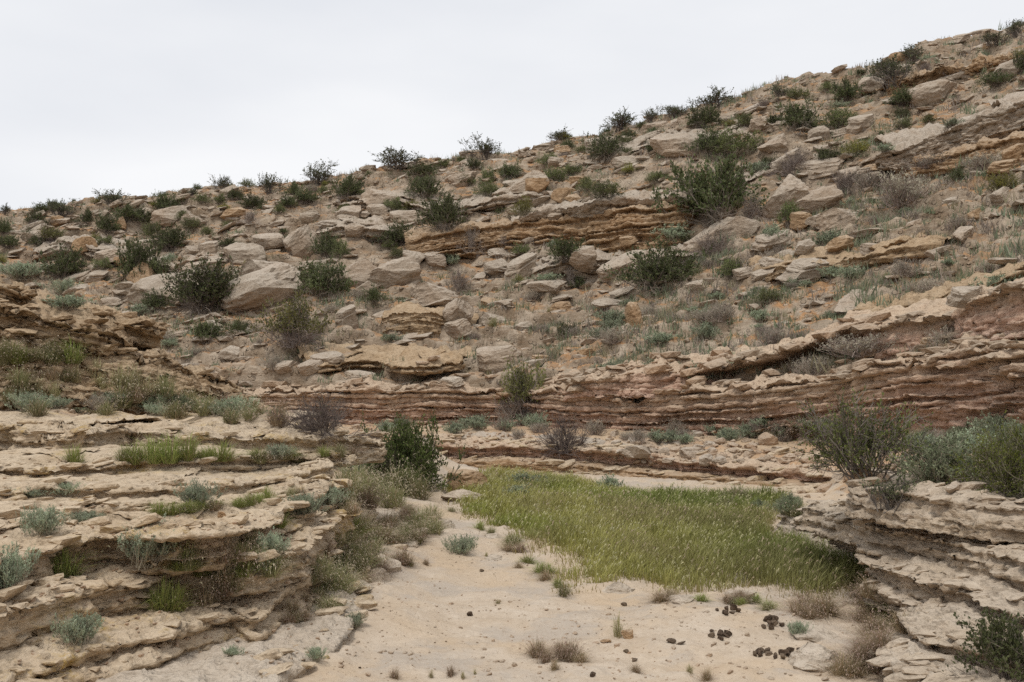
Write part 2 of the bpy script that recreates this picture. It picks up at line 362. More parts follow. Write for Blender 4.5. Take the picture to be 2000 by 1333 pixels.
def bed(name, path, H, tread, mat, ds=.03, df=.02, seed=0, thick=(.05, .14), prot=.08, cap=.10, capout=.10, lean=.0, rough=.03, edge=.12, edgef=1.2,
        rise=.04, trough=.02, trn=36, ends=(.5, .5), endback=None, rfreq=3.0, foot=None, parent=None, under=.35, cracks=.0, recess=None, sheet=.22, sheetz=.026, zvar=0., **props):
    rs = np.random.default_rng(1000 + seed)
    pth, s = resample(path, ds); n = len(s)
    T = np.gradient(pth[:, :2], axis=0); T = box(T, .35 / ds); T /= np.linalg.norm(T, axis=1, keepdims=True) + 1e-9
    N = np.stack([T[:, 1], -T[:, 0]], 1)
    Hs = np.interp(s / s[-1], np.linspace(0, 1, len(H)), H) if isinstance(H, (list, tuple)) else np.full(n, float(H))
    Hm = Hs.max(); so_ = seed * 13.7
    zo_ = np.zeros(n)
    if zvar: zo_ = zvar * box((pn2(s * .33, so_ + 71) + .6 * np.round(pn2(s * .8, so_ + 73) * 2.4) / 2.4)[:, None], .05 / ds)[:, 0]; pth[:, 2] += zo_
    e = edge * (pn2(s * edgef, so_) + .5 * pn2(s * edgef * 2.7, so_ + 3) + .16 * pn2(s * edgef * 7, so_ + 5))
    blocky = np.round(pn2(s * edgef * 1.3, so_ + 8) * 2.2) / 2.2
    e = e + edge * .8 * box(blocky[:, None], .02 / ds)[:, 0]
    eb = tread * .8 if endback is None else endback
    en = np.ones(n)
    if ends[0] > 0: en = en * np.sqrt(np.clip(1 - (1 - np.clip(s / ends[0], 0, 1)) ** 2, 0, 1))
    if ends[1] > 0: en = en * np.sqrt(np.clip(1 - (1 - np.clip((s[-1] - s) / ends[1], 0, 1)) ** 2, 0, 1))
    e = e - eb * (1 - en)
    cut = np.zeros(n)
    if cracks:
        for c in rs.uniform(.05, .95, int(cracks)) * s[-1]: cut += np.exp(-((s - c) / rs.uniform(.015, .04)) ** 2) * rs.uniform(.3, 1)
    # tread rows, back to front, then the face rows downwards
    b = tread * (1 - np.linspace(0, 1, trn) ** .62)
    nf = max(6, int(Hm / df)); d = np.linspace(0, 1, nf + 1)[1:]
    rows = []; dep = []; lay = []
    Bt = b[:, None]
    X = pth[None, :, 0] + N[None, :, 0] * (-Bt + e[None] * np.exp(-Bt / (.5 * tread + .1))); Yy = pth[None, :, 1] + N[None, :, 1] * (-Bt + e[None] * np.exp(-Bt / (.5 * tread + .1)))
    Z = pth[None, :, 2] + rise * Bt
    Pq = np.stack([X, Yy, np.full_like(X, so_)], -1)
    nz = fbm(Pq * np.array([1.6, 1.6, 1]), 5, .55)
    sh_ = (Bt + .30 * fbm(Pq * np.array([.8, .8, 1]) + 3, 3) * tread * .5) / sheet; stq = np.floor(sh_) + sm(.0, .18, sh_ - np.floor(sh_))
    Z = Z + sheetz * (stq - Bt / sheet) * sm(-.2, .25, pn(Pq * np.array([.5, .5, 1]) + 60))
    stp = np.floor(nz * 2.6) / 2.6                                   # scabby micro-steps where thin sheets have flaked off
    Z = Z + trough * (1.1 * nz + 1.6 * stp) - .5 * rough * np.exp(-Bt / .05) - cut * .06 * np.exp(-Bt / .3)
    rows.append(np.stack([X, Yy, Z], -1)); dep.append(np.zeros_like(X)); lay.append(np.zeros_like(X))
    zedge = Z[-1]
    D = d[:, None] * Hs[None]
    zt = pth[None, :, 2] - D
    wv = D - zo_[None] + .9 * np.mean(thick) * pn2(s * .4, so_ + 20)[None] + .6 * np.mean(thick) * pn2(s[None] * 1.6, D * 3, so_ + 23)
    edges = [cap]
    while edges[-1] < Hm * 1.3 + .2: edges.append(edges[-1] + rs.uniform(*thick))
    edges = np.array(edges); K = np.clip(np.searchsorted(edges, wv.ravel()).reshape(wv.shape), 0, len(edges) - 1)
    lo = np.where(K == 0, 0, edges[np.maximum(K - 1, 0)]); hi = edges[K]; wl2 = np.clip((wv - lo) / (hi - lo), 0, 1)
    pk = rs.uniform(-.75, .8, len(edges)); pk[1::4] -= .5; pk[0] = 0
    hardness = pk[K] + 1.0 * pn2(s[None] * 1.1, K * 7.7, so_ + 31) + .8 * np.round(1.6 * pn2(s[None] * 2.6, K * 5.1, so_ + 37)) / 1.6 + .4 * pn2(s[None] * 8, K * 3.1, so_ + 41)
    bul = 1 - np.abs(2 * wl2 - 1) ** 7; notch = sm(-.35, .15, pn2(s[None] * 1.2, K * 2.3, so_ + 61) + .25)
    capn = np.clip(.8 + .8 * pn2(s * 1.2, so_ + 51) + .35 * np.round(1.5 * pn2(s * 2.1, so_ + 53)), -.1, 1.4)[None]
    off = np.where(K == 0, capn * capout * (.55 + .45 * (1 - np.abs(2 * wl2 - .9) ** 2)), prot * hardness * (.6 + .4 * bul) - .55 * prot * (1 - bul) * notch)
    off = off - capout * 0 + lean * D
    if recess is not None:                                            # a hollow worn under the cap: (s0, s1, top, bottom, depth)
        for (s0, s1, t0, t1, rd) in recess:
            u = s[None] / s[-1]
            off = off - rd * sm(s0, s0 + .06, u) * sm(s1, s1 - .06, u) * sm(t0, t0 + .08, D / Hm) * (1 - .8 * sm(t0 + .1, t1, D / Hm))
    off = off - cut[None] * .10
    off = off * np.minimum(1, .25 + en[None])
    X = pth[None, :, 0] + N[None, :, 0] * (e[None] + off); Yy = pth[None, :, 1] + N[None, :, 1] * (e[None] + off)
    Z = zt + (zedge - pth[:, 2])[None] * np.exp(-D / .06)
    rows.append(np.stack([X, Yy, Z], -1)); dep.append(D / Hm); lay.append(rs.uniform(0, 1, len(edges) + 1)[K])
    if under:
        u_ = rows[-1][-1].copy(); u_[:, :2] -= N * under; u_[:, 2] -= .02
        rows.append(u_[None]); dep.append(np.ones((1, n))); lay.append(np.zeros((1, n)))
    V = np.concatenate(rows); dp = np.concatenate(dep); la = np.concatenate(lay)
    # roughness along the surface normal, stretched along the bedding, with pits
    du = np.gradient(V, axis=1); dv = np.gradient(V, axis=0); nr = np.cross(du, dv); nr /= np.linalg.norm(nr, axis=2, keepdims=True) + 1e-9
    Pq = V * np.array([1, 1, 2.4]) * rfreq
    h = .55 * fbm(Pq + so_, 5, .62) + .6 * (2.4 * np.abs(pn(Pq * 1.7 + so_ + 9)) - .6) + .5 * (2.4 * np.abs(pn(Pq * 3.6 + so_ + 19)) - .6); pit = np.maximum(0, pn(V * np.array([1, 1, 1.6]) * rfreq * 3.3 + 40) - .12)
    h = h + .5 * fbm(V * rfreq * .45 + so_ + 77, 3)
    hz = .62 * rough * (h - 2.4 * pit); amt = np.ones((V.shape[0], 1)); amt[:trn, 0] = np.linspace(.3, .9, trn)
    V = V - nr * (hz * amt)[..., None]
    EDGES.append((V[trn - 1].copy(), N.copy(), mat, parent))
    me = mesh_np(name, V.reshape(-1, 3), grid_faces(V.shape[0], V.shape[1])[:, ::-1], True, {'dep': dp, 'lay': la})
    return link(name, me, mat, parent, **props)
def Z(px, py, z): return atz(px, py, z)

# red cliff at the foot of the hill
crim = rim3[1:-1].copy()
bedz = [max(.5, z - .55) for z in crim[:, 2]]
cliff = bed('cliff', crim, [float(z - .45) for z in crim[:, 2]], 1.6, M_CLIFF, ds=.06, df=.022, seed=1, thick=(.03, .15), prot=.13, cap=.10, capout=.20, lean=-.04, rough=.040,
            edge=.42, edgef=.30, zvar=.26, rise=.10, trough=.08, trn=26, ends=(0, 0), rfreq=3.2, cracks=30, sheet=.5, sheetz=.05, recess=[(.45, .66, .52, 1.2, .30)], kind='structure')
# the broad shelf above it on the right, hollowed under its rim
UP = [(1040, 752, 25.6), (1150, 745, 24.7), (1300, 729, 23.6), (1450, 698, 22.3), (1600, 657, 21), (1720, 640, 20.2), (1860, 602, 18.4), (2000, 560, 16.6), (2150, 520, 15), (2400, 440, 12.5)]
bed('upper_shelf', [at(*p) for p in UP], [.35, .5, .7, .9, .9, .85, .95, 1.0, 1.0], 1.5, M_CLIFF, ds=.05, df=.03, seed=2, thick=(.07, .2), prot=.12, cap=.14, capout=.2, lean=.22, rough=.055,
    edge=.5, edgef=.4, zvar=.22, rise=.28, trough=.07, trn=24, ends=(1.2, 0), rfreq=2.8, cracks=10, recess=[(.26, .52, .10, 1.0, .95)], parent=None, kind='structure')

# ---------------------------------------------------------------- rock terraces beside the channel and outcrops on the hill
def thing(name, label, cat, loc=(0, 0, 0), group=None):
    o = bpy.data.objects.new(name, None); C.objects.link(o); o.location = loc; o.empty_display_size = .2
    o['label'] = label; o['category'] = cat
    if group: o['group'] = group
    return o
lt = thing('rock_terrace', 'pale limestone terrace of stepped ledges rising beside the sandy path', 'rock terrace')
NEAR = dict(ds=.026, df=.014, rfreq=7.0, parent=lt)
# topmost broken slab
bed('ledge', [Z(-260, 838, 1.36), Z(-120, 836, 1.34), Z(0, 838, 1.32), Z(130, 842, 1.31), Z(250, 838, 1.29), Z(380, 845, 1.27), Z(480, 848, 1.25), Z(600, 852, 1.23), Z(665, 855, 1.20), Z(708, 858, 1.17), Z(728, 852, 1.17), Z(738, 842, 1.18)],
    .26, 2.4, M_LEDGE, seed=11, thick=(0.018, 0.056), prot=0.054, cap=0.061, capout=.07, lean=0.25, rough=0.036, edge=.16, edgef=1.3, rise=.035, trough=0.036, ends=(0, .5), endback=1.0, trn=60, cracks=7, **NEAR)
bed('ledge', [Z(-200, 985, .98), Z(0, 966, .98), Z(110, 956, .98), Z(306, 955, .98), Z(437, 950, .98), Z(547, 930, .97), Z(640, 918, .97), Z(700, 912, .97)],
    .14, 2.6, M_LEDGE, seed=12, thick=(0.012, 0.031), prot=0.038, cap=0.028, capout=.03, lean=0.15, rough=0.022, edge=.11, edgef=1.5, rise=.012, trough=0.019, ends=(0, .5), endback=.6, trn=90, **NEAR)
bed('ledge', [Z(-200, 1045, .92), Z(0, 1018, .92), Z(150, 1000, .92), Z(300, 986, .92), Z(420, 975, .925)],
    .14, .9, M_LEDGE, seed=13, thick=(0.012, 0.031), prot=0.033, cap=0.028, capout=.03, lean=0.15, rough=0.019, edge=.07, edgef=1.6, rise=.01, trough=0.014, ends=(0, .4), endback=.4, trn=40, **NEAR)
bed('ledge', [Z(-200, 1120, .86), Z(0, 1068, .86), Z(110, 1046, .86), Z(219, 1030, .86), Z(328, 1038, .86), Z(415, 1030, .86), Z(480, 1012, .86), Z(525, 995, .86), Z(581, 969, .87), Z(656, 942, .87), Z(700, 932, .87)],
    .27, 1.1, M_LEDGE, seed=14, thick=(0.018, 0.050), prot=0.076, cap=0.055, capout=.13, lean=0, rough=0.026, edge=.07, edgef=1.7, rise=.03, trough=0.019, ends=(0, .5), endback=.5, trn=50, cracks=4, **NEAR)
bed('ledge', [Z(380, 1105, .64), Z(470, 1092, .64), Z(540, 1074, .64), Z(600, 1050, .64), Z(650, 1012, .64), Z(676, 988, .64), Z(705, 965, .66)],
    .24, .8, M_LEDGE, seed=15, thick=(0.015, 0.037), prot=0.049, cap=0.039, capout=.06, lean=0.1, rough=0.029, edge=.06, edgef=1.8, rise=.04, trough=0.014, ends=(.5, .5), endback=.4, trn=40, **NEAR)
bed('ledge', [Z(-200, 1262, .60), Z(0, 1185, .61), Z(90, 1163, .61), Z(175, 1143, .61), Z(260, 1124, .61), Z(325, 1108, .61), Z(362, 1088, .61)],
    .26, .75, M_LEDGE, seed=16, thick=(0.018, 0.050), prot=0.054, cap=0.044, capout=.06, lean=0.2, rough=0.031, edge=.05, edgef=1.6, rise=.05, trough=0.017, ends=(0, .3), endback=.5, trn=40, **NEAR)
bed('ledge', [Z(-200, 1400, .36), Z(0, 1302, .38), Z(150, 1262, .38), Z(306, 1222, .38), Z(437, 1187, .38), Z(490, 1188, .38), Z(520, 1165, .38), Z(590, 1130, .38), Z(622, 1095, .38), Z(650, 1060, .37), Z(690, 1020, .34), Z(740, 985, .30)],
    .26, 1.0, M_LEDGE, seed=17, thick=(0.030, 0.068), prot=0.054, cap=0.077, capout=.07, lean=0.15, rough=0.031, edge=.05, edgef=1.3, rise=.09, trough=0.019, ends=(0, .8), endback=.35, trn=50, **NEAR)
bed('ledge', [Z(330, 1430, .15), Z(470, 1372, .16), Z(560, 1326, .16), Z(618, 1280, .16), Z(658, 1235, .16), Z(684, 1190, .16), Z(690, 1150, .15), Z(740, 1100, .13), Z(800, 1040, .12), Z(850, 1000, .1)],
    .22, .9, M_FLOORROCK, seed=18, thick=(0.030, 0.062), prot=0.033, cap=0.050, capout=.03, lean=.15, rough=0.022, edge=.07, edgef=1.3, rise=.06, trough=0.019, ends=(0, .8), endback=.3, trn=40, **NEAR)

bed('ledge', [Z(-200, 925, 1.08), Z(0, 906, 1.08), Z(130, 908, 1.08), Z(250, 898, 1.08), Z(400, 894, 1.08), Z(560, 890, 1.07), Z(650, 888, 1.06), Z(705, 882, 1.05), Z(722, 872, 1.05)],
    .13, 1.0, M_LEDGE, seed=111, thick=(.02, .04), prot=0.038, cap=0.028, capout=.04, lean=0.1, rough=0.024, edge=.16, edgef=1.2, rise=.05, trough=0.019, ends=(0, .4), endback=.4, trn=36, **NEAR)
bed('ledge', [Z(-150, 1150, .73), Z(0, 1104, .73), Z(110, 1082, .73), Z(219, 1068, .73), Z(328, 1064, .73), Z(440, 1052, .73), Z(525, 1034, .73), Z(600, 1000, .74), Z(665, 968, .75), Z(705, 950, .75)],
    .14, .7, M_LEDGE, seed=112, thick=(.02, .04), prot=0.043, cap=0.028, capout=.05, lean=0.2, rough=0.024, edge=.10, edgef=1.5, rise=.03, trough=0.017, ends=(0, .4), endback=.4, trn=30, cracks=4, **NEAR)
bed('ledge', [Z(-150, 1280, .50), Z(0, 1218, .50), Z(90, 1194, .50), Z(175, 1174, .50), Z(270, 1150, .50), Z(345, 1124, .50)],
    .14, .6, M_LEDGE, seed=113, thick=(.02, .04), prot=0.033, cap=0.028, capout=.03, lean=.0, rough=0.024, edge=.06, edgef=1.5, rise=.03, trough=0.017, ends=(0, .3), endback=.4, trn=26, **NEAR)
bed('ledge', [Z(60, 1365, .25), Z(200, 1308, .25), Z(372, 1258, .25), Z(480, 1222, .25), Z(560, 1190, .25), Z(610, 1152, .25), Z(650, 1110, .24), Z(710, 1060, .22)],
    .16, .7, M_LEDGE, seed=114, thick=(.025, .05), prot=0.033, cap=0.033, capout=.03, lean=.05, rough=0.024, edge=.07, edgef=1.5, rise=.03, trough=0.017, ends=(0, .4), endback=.3, trn=26, **NEAR)

lo = thing('rock_outcrop', 'brown weathered crag with jutting slabs above the grassy left bank', 'rock outcrop')
MID = dict(ds=.042, df=.02, rfreq=3.8, parent=lo)
bed('crag_body', [at(-330, 640, 11.4), at(-150, 640, 12), at(0, 645, 12.6), at(150, 668, 13.1), at(260, 690, 13.5), at(370, 712, 14.2), at(450, 745, 15.0), at(505, 785, 16.0)],
    [1.0, 1.0, .95, .85, .8, .7, .6, .5], 2.6, M_OUTCROP, seed=21, thick=(0.030, 0.081), prot=0.076, cap=0.055, capout=.06, lean=.85, rough=0.078, edge=.16, edgef=.9, rise=.20, trough=0.060, ends=(0, 1.0), endback=1.6, trn=50, **MID)
bed('crag_slab', [at(-300, 560, 11.9), at(-120, 575, 12.3), at(0, 590, 12.7), at(90, 612, 12.9), at(180, 632, 13.1), at(262, 655, 13.3)],
    [.55, .5, .42, .36, .34, .30], 1.6, M_OUTCROP, seed=22, thick=(0.030, 0.074), prot=0.086, cap=0.072, capout=.14, lean=-.15, rough=0.066, edge=.12, edgef=1.1, rise=.18, trough=0.060, ends=(0, .5), endback=.7, trn=40, cracks=3, **MID)
bed('crag_slab', [at(60, 582, 13.6), at(140, 600, 13.8), at(230, 622, 14.0), at(300, 636, 14.2), at(346, 652, 14.5)],
    [.45, .42, .36, .34, .30], 1.5, M_OUTCROP, seed=23, thick=(0.030, 0.074), prot=0.086, cap=0.072, capout=.12, lean=-.15, rough=0.060, edge=.10, edgef=1.2, rise=.12, trough=0.060, ends=(.5, .4), endback=.8, trn=40, **MID)
bed('crag_slab', [at(-300, 505, 12.3), at(-120, 520, 12.6), at(-30, 540, 12.9), at(40, 560, 13.1), at(98, 572, 13.4)],
    [.6, .5, .40, .32, .28], 1.6, M_OUTCROP, seed=24, thick=(0.030, 0.074), prot=0.086, cap=0.066, capout=.12, lean=-.1, rough=0.060, edge=.12, edgef=1.2, rise=.10, trough=0.060, ends=(0, .5), endback=.8, trn=40, **MID)

rg = thing('rock_terrace', 'grey pitted limestone ledges stacked up beside the green grass', 'rock terrace')
NR = dict(ds=.026, df=.014, rfreq=7.0, parent=rg)
bed('ledge', [Z(1628, 946, .96), Z(1680, 948, .96), Z(1735, 956, .96), Z(1790, 962, .96), Z(1880, 972, .95), Z(2000, 985, .95), Z(2150, 1005, .95), Z(2400, 1040, .95)],
    .25, 1.3, M_LEDGER, seed=31, thick=(0.024, 0.062), prot=0.054, cap=0.050, capout=.03, lean=.5, rough=0.034, edge=.10, edgef=1.2, rise=.03, trough=0.024, ends=(.35, 0), endback=.4, trn=44, cracks=4, **NR)
bed('ledge', [Z(1548, 984, .60), Z(1590, 988, .62), Z(1640, 998, .64), Z(1690, 1010, .66), Z(1735, 1020, .68), Z(1800, 1034, .68), Z(1870, 1050, .68), Z(2000, 1080, .68), Z(2150, 1115, .68), Z(2400, 1180, .68)],
    .24, 1.2, M_LEDGER, seed=32, thick=(0.018, 0.050), prot=0.059, cap=0.044, capout=.04, lean=.45, rough=0.034, edge=.09, edgef=1.3, rise=.04, trough=0.022, ends=(.4, 0), endback=.3, trn=44, **NR)
bed('ledge', [Z(1600, 1012, .45), Z(1650, 1024, .47), Z(1700, 1040, .48), Z(1750, 1058, .5)],
    .22, .8, M_LEDGER, seed=36, thick=(0.018, 0.043), prot=0.054, cap=0.033, capout=.06, lean=0.1, rough=0.029, edge=.06, edgef=1.5, rise=.03, trough=0.017, ends=(.3, .3), endback=.4, trn=30, **NR)
bed('ledge', [Z(1690, 1056, .47), Z(1702, 1072, .47), Z(1766, 1104, .47), Z(1865, 1136, .47), Z(1955, 1160, .47), Z(2040, 1188, .47), Z(2200, 1245, .47), Z(2450, 1330, .47)],
    .22, .9, M_LEDGER, seed=33, thick=(0.018, 0.050), prot=0.054, cap=0.055, capout=.12, lean=0.0, rough=0.034, edge=.08, edgef=1.4, rise=.12, trough=0.022, ends=(.3, 0), endback=.3, trn=44, **NR)
bed('ledge', [Z(1690, 1118, .30), Z(1702, 1130, .30), Z(1766, 1158, .30), Z(1784, 1196, .30), Z(1838, 1232, .30), Z(1900, 1246, .30), Z(1990, 1280, .30), Z(2150, 1345, .30), Z(2400, 1460, .3)],
    .17, .8, M_LEDGER, seed=34, thick=(0.024, 0.056), prot=0.054, cap=0.055, capout=.10, lean=0.05, rough=0.031, edge=.07, edgef=1.4, rise=.10, trough=0.022, ends=(.3, 0), endback=.3, trn=40, **NR)
bed('ledge', [Z(1705, 1228, .14), Z(1718, 1250, .15), Z(1735, 1290, .15), Z(1790, 1330, .15), Z(1900, 1400, .15), Z(2100, 1520, .15)],
    .2, .8, M_FLOORROCK, seed=35, thick=(0.030, 0.074), prot=0.022, cap=0.077, capout=.05, lean=.25, rough=0.036, edge=.06, edgef=1.2, rise=.12, trough=0.024, ends=(.3, 0), endback=.3, trn=40, **NR)
bed('ledge', [Z(1525, 1000, .22), Z(1550, 1008, .24), Z(1600, 1028, .25), Z(1660, 1048, .25), Z(1720, 1062, .25)],
    .28, 1.0, M_FLOORROCK, seed=37, thick=(0.030, 0.074), prot=0.033, cap=0.066, capout=.04, lean=.5, rough=0.036, edge=.10, edgef=1.1, rise=.10, trough=0.024, ends=(.4, .3), endback=.3, trn=36, **NR)

fl = thing('rock_ledge', 'long low brown ledge closing off the far end of the grass', 'rock ledge')
FB = dict(ds=.035, df=.018, rfreq=2.8, parent=fl)
bed('bedding_layer', [at(800, 862, 21.6), at(868, 866, 21.2), at(960, 868, 20.9), at(1080, 872, 20.6), at(1200, 880, 20.0), at(1330, 893, 19.0), at(1450, 906, 18.0), at(1560, 920, 17.1), at(1650, 930, 16.4), at(1760, 936, 15.8)],
    [.30, .30, .30, .32, .34, .34], 1.8, M_CLIFF, seed=41, thick=(0.024, 0.062), prot=.08, cap=.09, capout=.20, lean=-.35, rough=.035, edge=.16, edgef=.9, rise=.05, trough=.04, ends=(.5, .5), endback=.5, trn=34, **FB)
bed('bedding_layer', [at(840, 896, 20.9), at(960, 898, 20.7), at(1100, 904, 20.2), at(1250, 916, 19.4), at(1400, 932, 18.2), at(1540, 945, 17.0), at(1640, 950, 16.3)],
    .36, 1.0, M_CRAG, seed=42, thick=(0.024, 0.062), prot=.05, cap=.06, capout=.05, lean=.5, rough=.03, edge=.12, edgef=.9, rise=.03, trough=.02, ends=(.5, .5), endback=.4, trn=24, **FB)
bed('bedding_layer', [at(1060, 922, 20.4), at(1150, 930, 19.9), at(1280, 944, 18.9), at(1400, 954, 17.8), at(1500, 962, 16.9), at(1590, 968, 16.2)],
    .22, 1.0, M_LEDGE, seed=45, thick=(.02, .05), prot=.05, cap=.03, capout=.04, lean=2.6, rough=.03, edge=.2, edgef=.9, rise=.04, trough=.02, ends=(.6, .5), endback=.4, trn=24, **FB)
bed('bedding_layer', [at(880, 856, 22.2), at(930, 856, 22.0), at(1000, 862, 21.6), at(1090, 866, 21.2), at(1160, 872, 20.8)],
    .16, 1.2, M_BOULDER, seed=43, thick=(0.024, 0.050), prot=.05, cap=.08, capout=.07, lean=0, rough=.035, edge=.20, edgef=1.3, rise=.05, trough=.03, ends=(.4, .5), endback=.4, trn=24, **FB)
bed('bedding_layer', [at(1190, 872, 20.6), at(1300, 878, 20.0), at(1420, 886, 19.3), at(1530, 890, 18.6), at(1600, 900, 17.8)],
    .14, 1.4, M_BOULDER, seed=44, thick=(0.024, 0.050), prot=.05, cap=.07, capout=.07, lean=0, rough=.035, edge=.25, edgef=1.3, rise=.05, trough=.03, ends=(.5, .5), endback=.4, trn=24, **FB)

dg = bpy.context.evaluated_depsgraph_get()
HILLBVH = BVHTree.FromObject(hill, dg)
def hill_at(px, py, push=0.):
    h = HILLBVH.ray_cast(Vector((0, 0, CAMZ)), pdir(px, py))
    p = h[0]; k = (p.y - push) / p.y
    q = at(px, py, p.y - push); return q
mo = thing('rock_outcrop', 'layered orange sandstone band with overhanging grey cap halfway up the hill', 'rock outcrop')
HB = dict(ds=.045, df=.025, rfreq=2.6, parent=mo)
bed('outcrop_body', [hill_at(x, y, 1.9) for x, y in ((808, 462), (860, 452), (930, 442), (1010, 434), (1090, 424), (1160, 414), (1230, 405), (1310, 400), (1360, 396))],
    [.7, 1.0, 1.4, 1.7, 1.8, 1.8, 1.7, 1.5], 2.9, M_CRAG, seed=51, thick=(.07, .18), prot=.17, cap=.16, capout=.10, lean=.10, rough=.05, edge=.25, edgef=.5, rise=.24, trough=.07, ends=(.8, .8), endback=1.0, trn=24, cracks=5, **HB)
bed('outcrop_cap', [hill_at(x, y, 2.35) for x, y in ((1000, 430), (1030, 418), (1090, 405), (1160, 395), (1230, 388), (1300, 384), (1350, 382))],
    [.28, .42, .46, .44, .40, .34], 3.0, M_BOULDER, seed=52, thick=(.1, .2), prot=.10, cap=.28, capout=.16, lean=-.35, rough=.06, edge=.2, edgef=.8, rise=.24, trough=.08, ends=(.6, .6), endback=.9, trn=24, **HB)
ro = thing('rock_outcrop', 'grey layered outcrop with rust-orange hollow high on the right slope', 'rock outcrop')
HB['parent'] = ro
bed('outcrop_body', [hill_at(x, y, 2.0) for x, y in ((1690, 300), (1750, 292), (1800, 272), (1850, 250), (1900, 232), (1960, 210), (2030, 186), (2120, 160), (2250, 125))],
    [.4, .7, 1.1, 1.4, 1.6, 1.8, 1.9, 1.9], 3.0, M_BOULDER, seed=53, thick=(.09, .2), prot=.14, cap=.2, capout=.16, lean=.05, rough=.07, edge=.22, edgef=.6, rise=.30, trough=.08, ends=(.8, 0), endback=1.0, trn=24, recess=[(.28, .98, .50, .95, .45)], **HB)
bed('outcrop_foot', [hill_at(x, y, 1.5) for x, y in ((1740, 318), (1800, 308), (1860, 294), (1930, 276), (2000, 262), (2100, 240), (2250, 200))],
    [.5, .7, .8, .9, .9], 2.2, M_CRAG, seed=54, thick=(.09, .2), prot=.12, cap=.12, capout=.1, lean=.2, rough=.06, edge=.2, edgef=.6, rise=.25, trough=.07, ends=(.8, 0), endback=1.0, trn=20, **HB)
to = thing('rock_outcrop', 'knobbly weathered crag crowning the right end of the ridge', 'rock outcrop')
HB['parent'] = to
bed('outcrop_body', [hill_at(x, y, 1.7) for x, y in ((1770, 150), (1830, 132), (1890, 122), (1950, 108), (2010, 96), (2100, 70), (2200, 50))],
    [.5, .9, 1.2, 1.4, 1.4], 3.2, M_CRAG, seed=55, thick=(.12, .3), prot=.2, cap=.25, capout=.2, lean=.05, rough=.12, edge=.35, edgef=.6, rise=.12, trough=.12, ends=(.8, 0), endback=1.0, trn=24, cracks=6, **HB)
so2 = thing('rock_outcrop', 'thin flaking beds of grey rock low on the hillside above the cliff', 'rock outcrop')
HB['parent'] = so2
bed('outcrop_body', [hill_at(x, y, 1.1) for x, y in ((738, 622), (770, 612), (810, 608), (850, 612), (890, 620), (915, 628))],
    [.5, .8, .9, .8, .5], 1.7, M_OUTCROP, seed=56, thick=(.05, .10), prot=.08, cap=.08, capout=.06, lean=.25, rough=.05, edge=.12, edgef=.9, rise=.25, trough=.05, ends=(.4, .4), endback=.6, trn=18, **HB)

for k_, (lab_, pts_, H_, m_) in enumerate([('flaking grey ledge under the wide dark twiggy shrub on the slope', ((1040, 520), (1110, 500), (1190, 505), (1290, 490), (1360, 482)), .5, M_BOULDER),
        ('broken brown ledge stepping across the gravelly right slope', ((1480, 520), (1560, 505), (1640, 498), (1730, 480), (1800, 462)), .45, M_OUTCROP),
        ('low grey ledge just below the ridge above the great dark shrub', ((1200, 300), (1290, 262), (1380, 262), (1460, 240), (1540, 225)), .55, M_BOULDER),
        ('crumbling pale ledge among dark shrubs on the left slope', ((600, 448), (680, 432), (760, 440), (820, 428)), .5, M_BOULDER),
        ('long thin ledge below the ridge above the yellow-green shrub', ((640, 395), (760, 378), (860, 398), (960, 380), (1060, 366)), .4, M_BOULDER),
        ('crumbly brown ledge near the top of the right-hand cliff', ((1640, 612), (1720, 600), (1800, 585), (1880, 560), (1990, 520), (2080, 490)), .6, M_OUTCROP),
        ('low stony ledge at the left end of the slope behind the crag', ((60, 480), (150, 470), (240, 498), (330, 505), (420, 492)), .45, M_BOULDER),
        ('thin stony ledge above the cliff rim near the cliff bush', ((620, 700), (720, 690), (820, 702), (930, 690)), .4, M_OUTCROP)]):
    t_ = thing('rock_ledge', lab_, 'rock ledge'); HB['parent'] = t_; HB['ds'] = .06; HB['df'] = .03
    for j_ in range(2):
        bed('bedding_layer', [hill_at(x, y + 9 * j_, .75 + .25 * j_) for x, y in pts_], H_ * .7, 1.5, m_, seed=70 + 2 * k_ + j_, thick=(.05, .14), prot=.12, cap=.09, capout=.14, lean=-.05, rough=.055, edge=.40, edgef=.55, rise=.26, trough=.07, ends=(.8, .8), endback=.9, trn=18, cracks=4, **HB)

# ---------------------------------------------------------------- placing things on the ground they stand on
dg = bpy.context.evaluated_depsgraph_get()
SURF = [o for o in C.objects if o.type == 'MESH']
BV = [BVHTree.FromObject(o, dg) for o in SURF]
EYE = Vector((0, 0, CAMZ))
def hit(px, py):
    """where the sight line through a photo column/row meets the terrain"""
    d = pdir(px, py).normalized(); best = None
    for b in BV:
        h = b.ray_cast(EYE, d)
        if h[0] is not None and (best is None or h[3] < best[2]): best = (h[0], h[1], h[3])
    return best
def drop(x, y, top=40.):
    best = None
    for b in BV:
        h = b.ray_cast(Vector((x, y, top)), Vector((0, 0, -1)))
        if h[0] is not None and (best is None or h[0].z > best[0].z): best = (h[0], h[1])
    return best
def xform(loc, scale, rot):
    return Matrix.LocRotScale(Vector(loc), rot, Vector(scale))
def rotm(roll=0, pitch=0, yaw=0):
    """yaw about Z first, then pitch about X, then roll in the picture plane (about Y, positive = right side up)"""
    return Matrix.Rotation(-math.radians(roll), 3, 'Y').to_quaternion() @ Matrix.Rotation(math.radians(pitch), 3, 'X').to_quaternion() @ Matrix.Rotation(math.radians(yaw), 3, 'Z').to_quaternion()

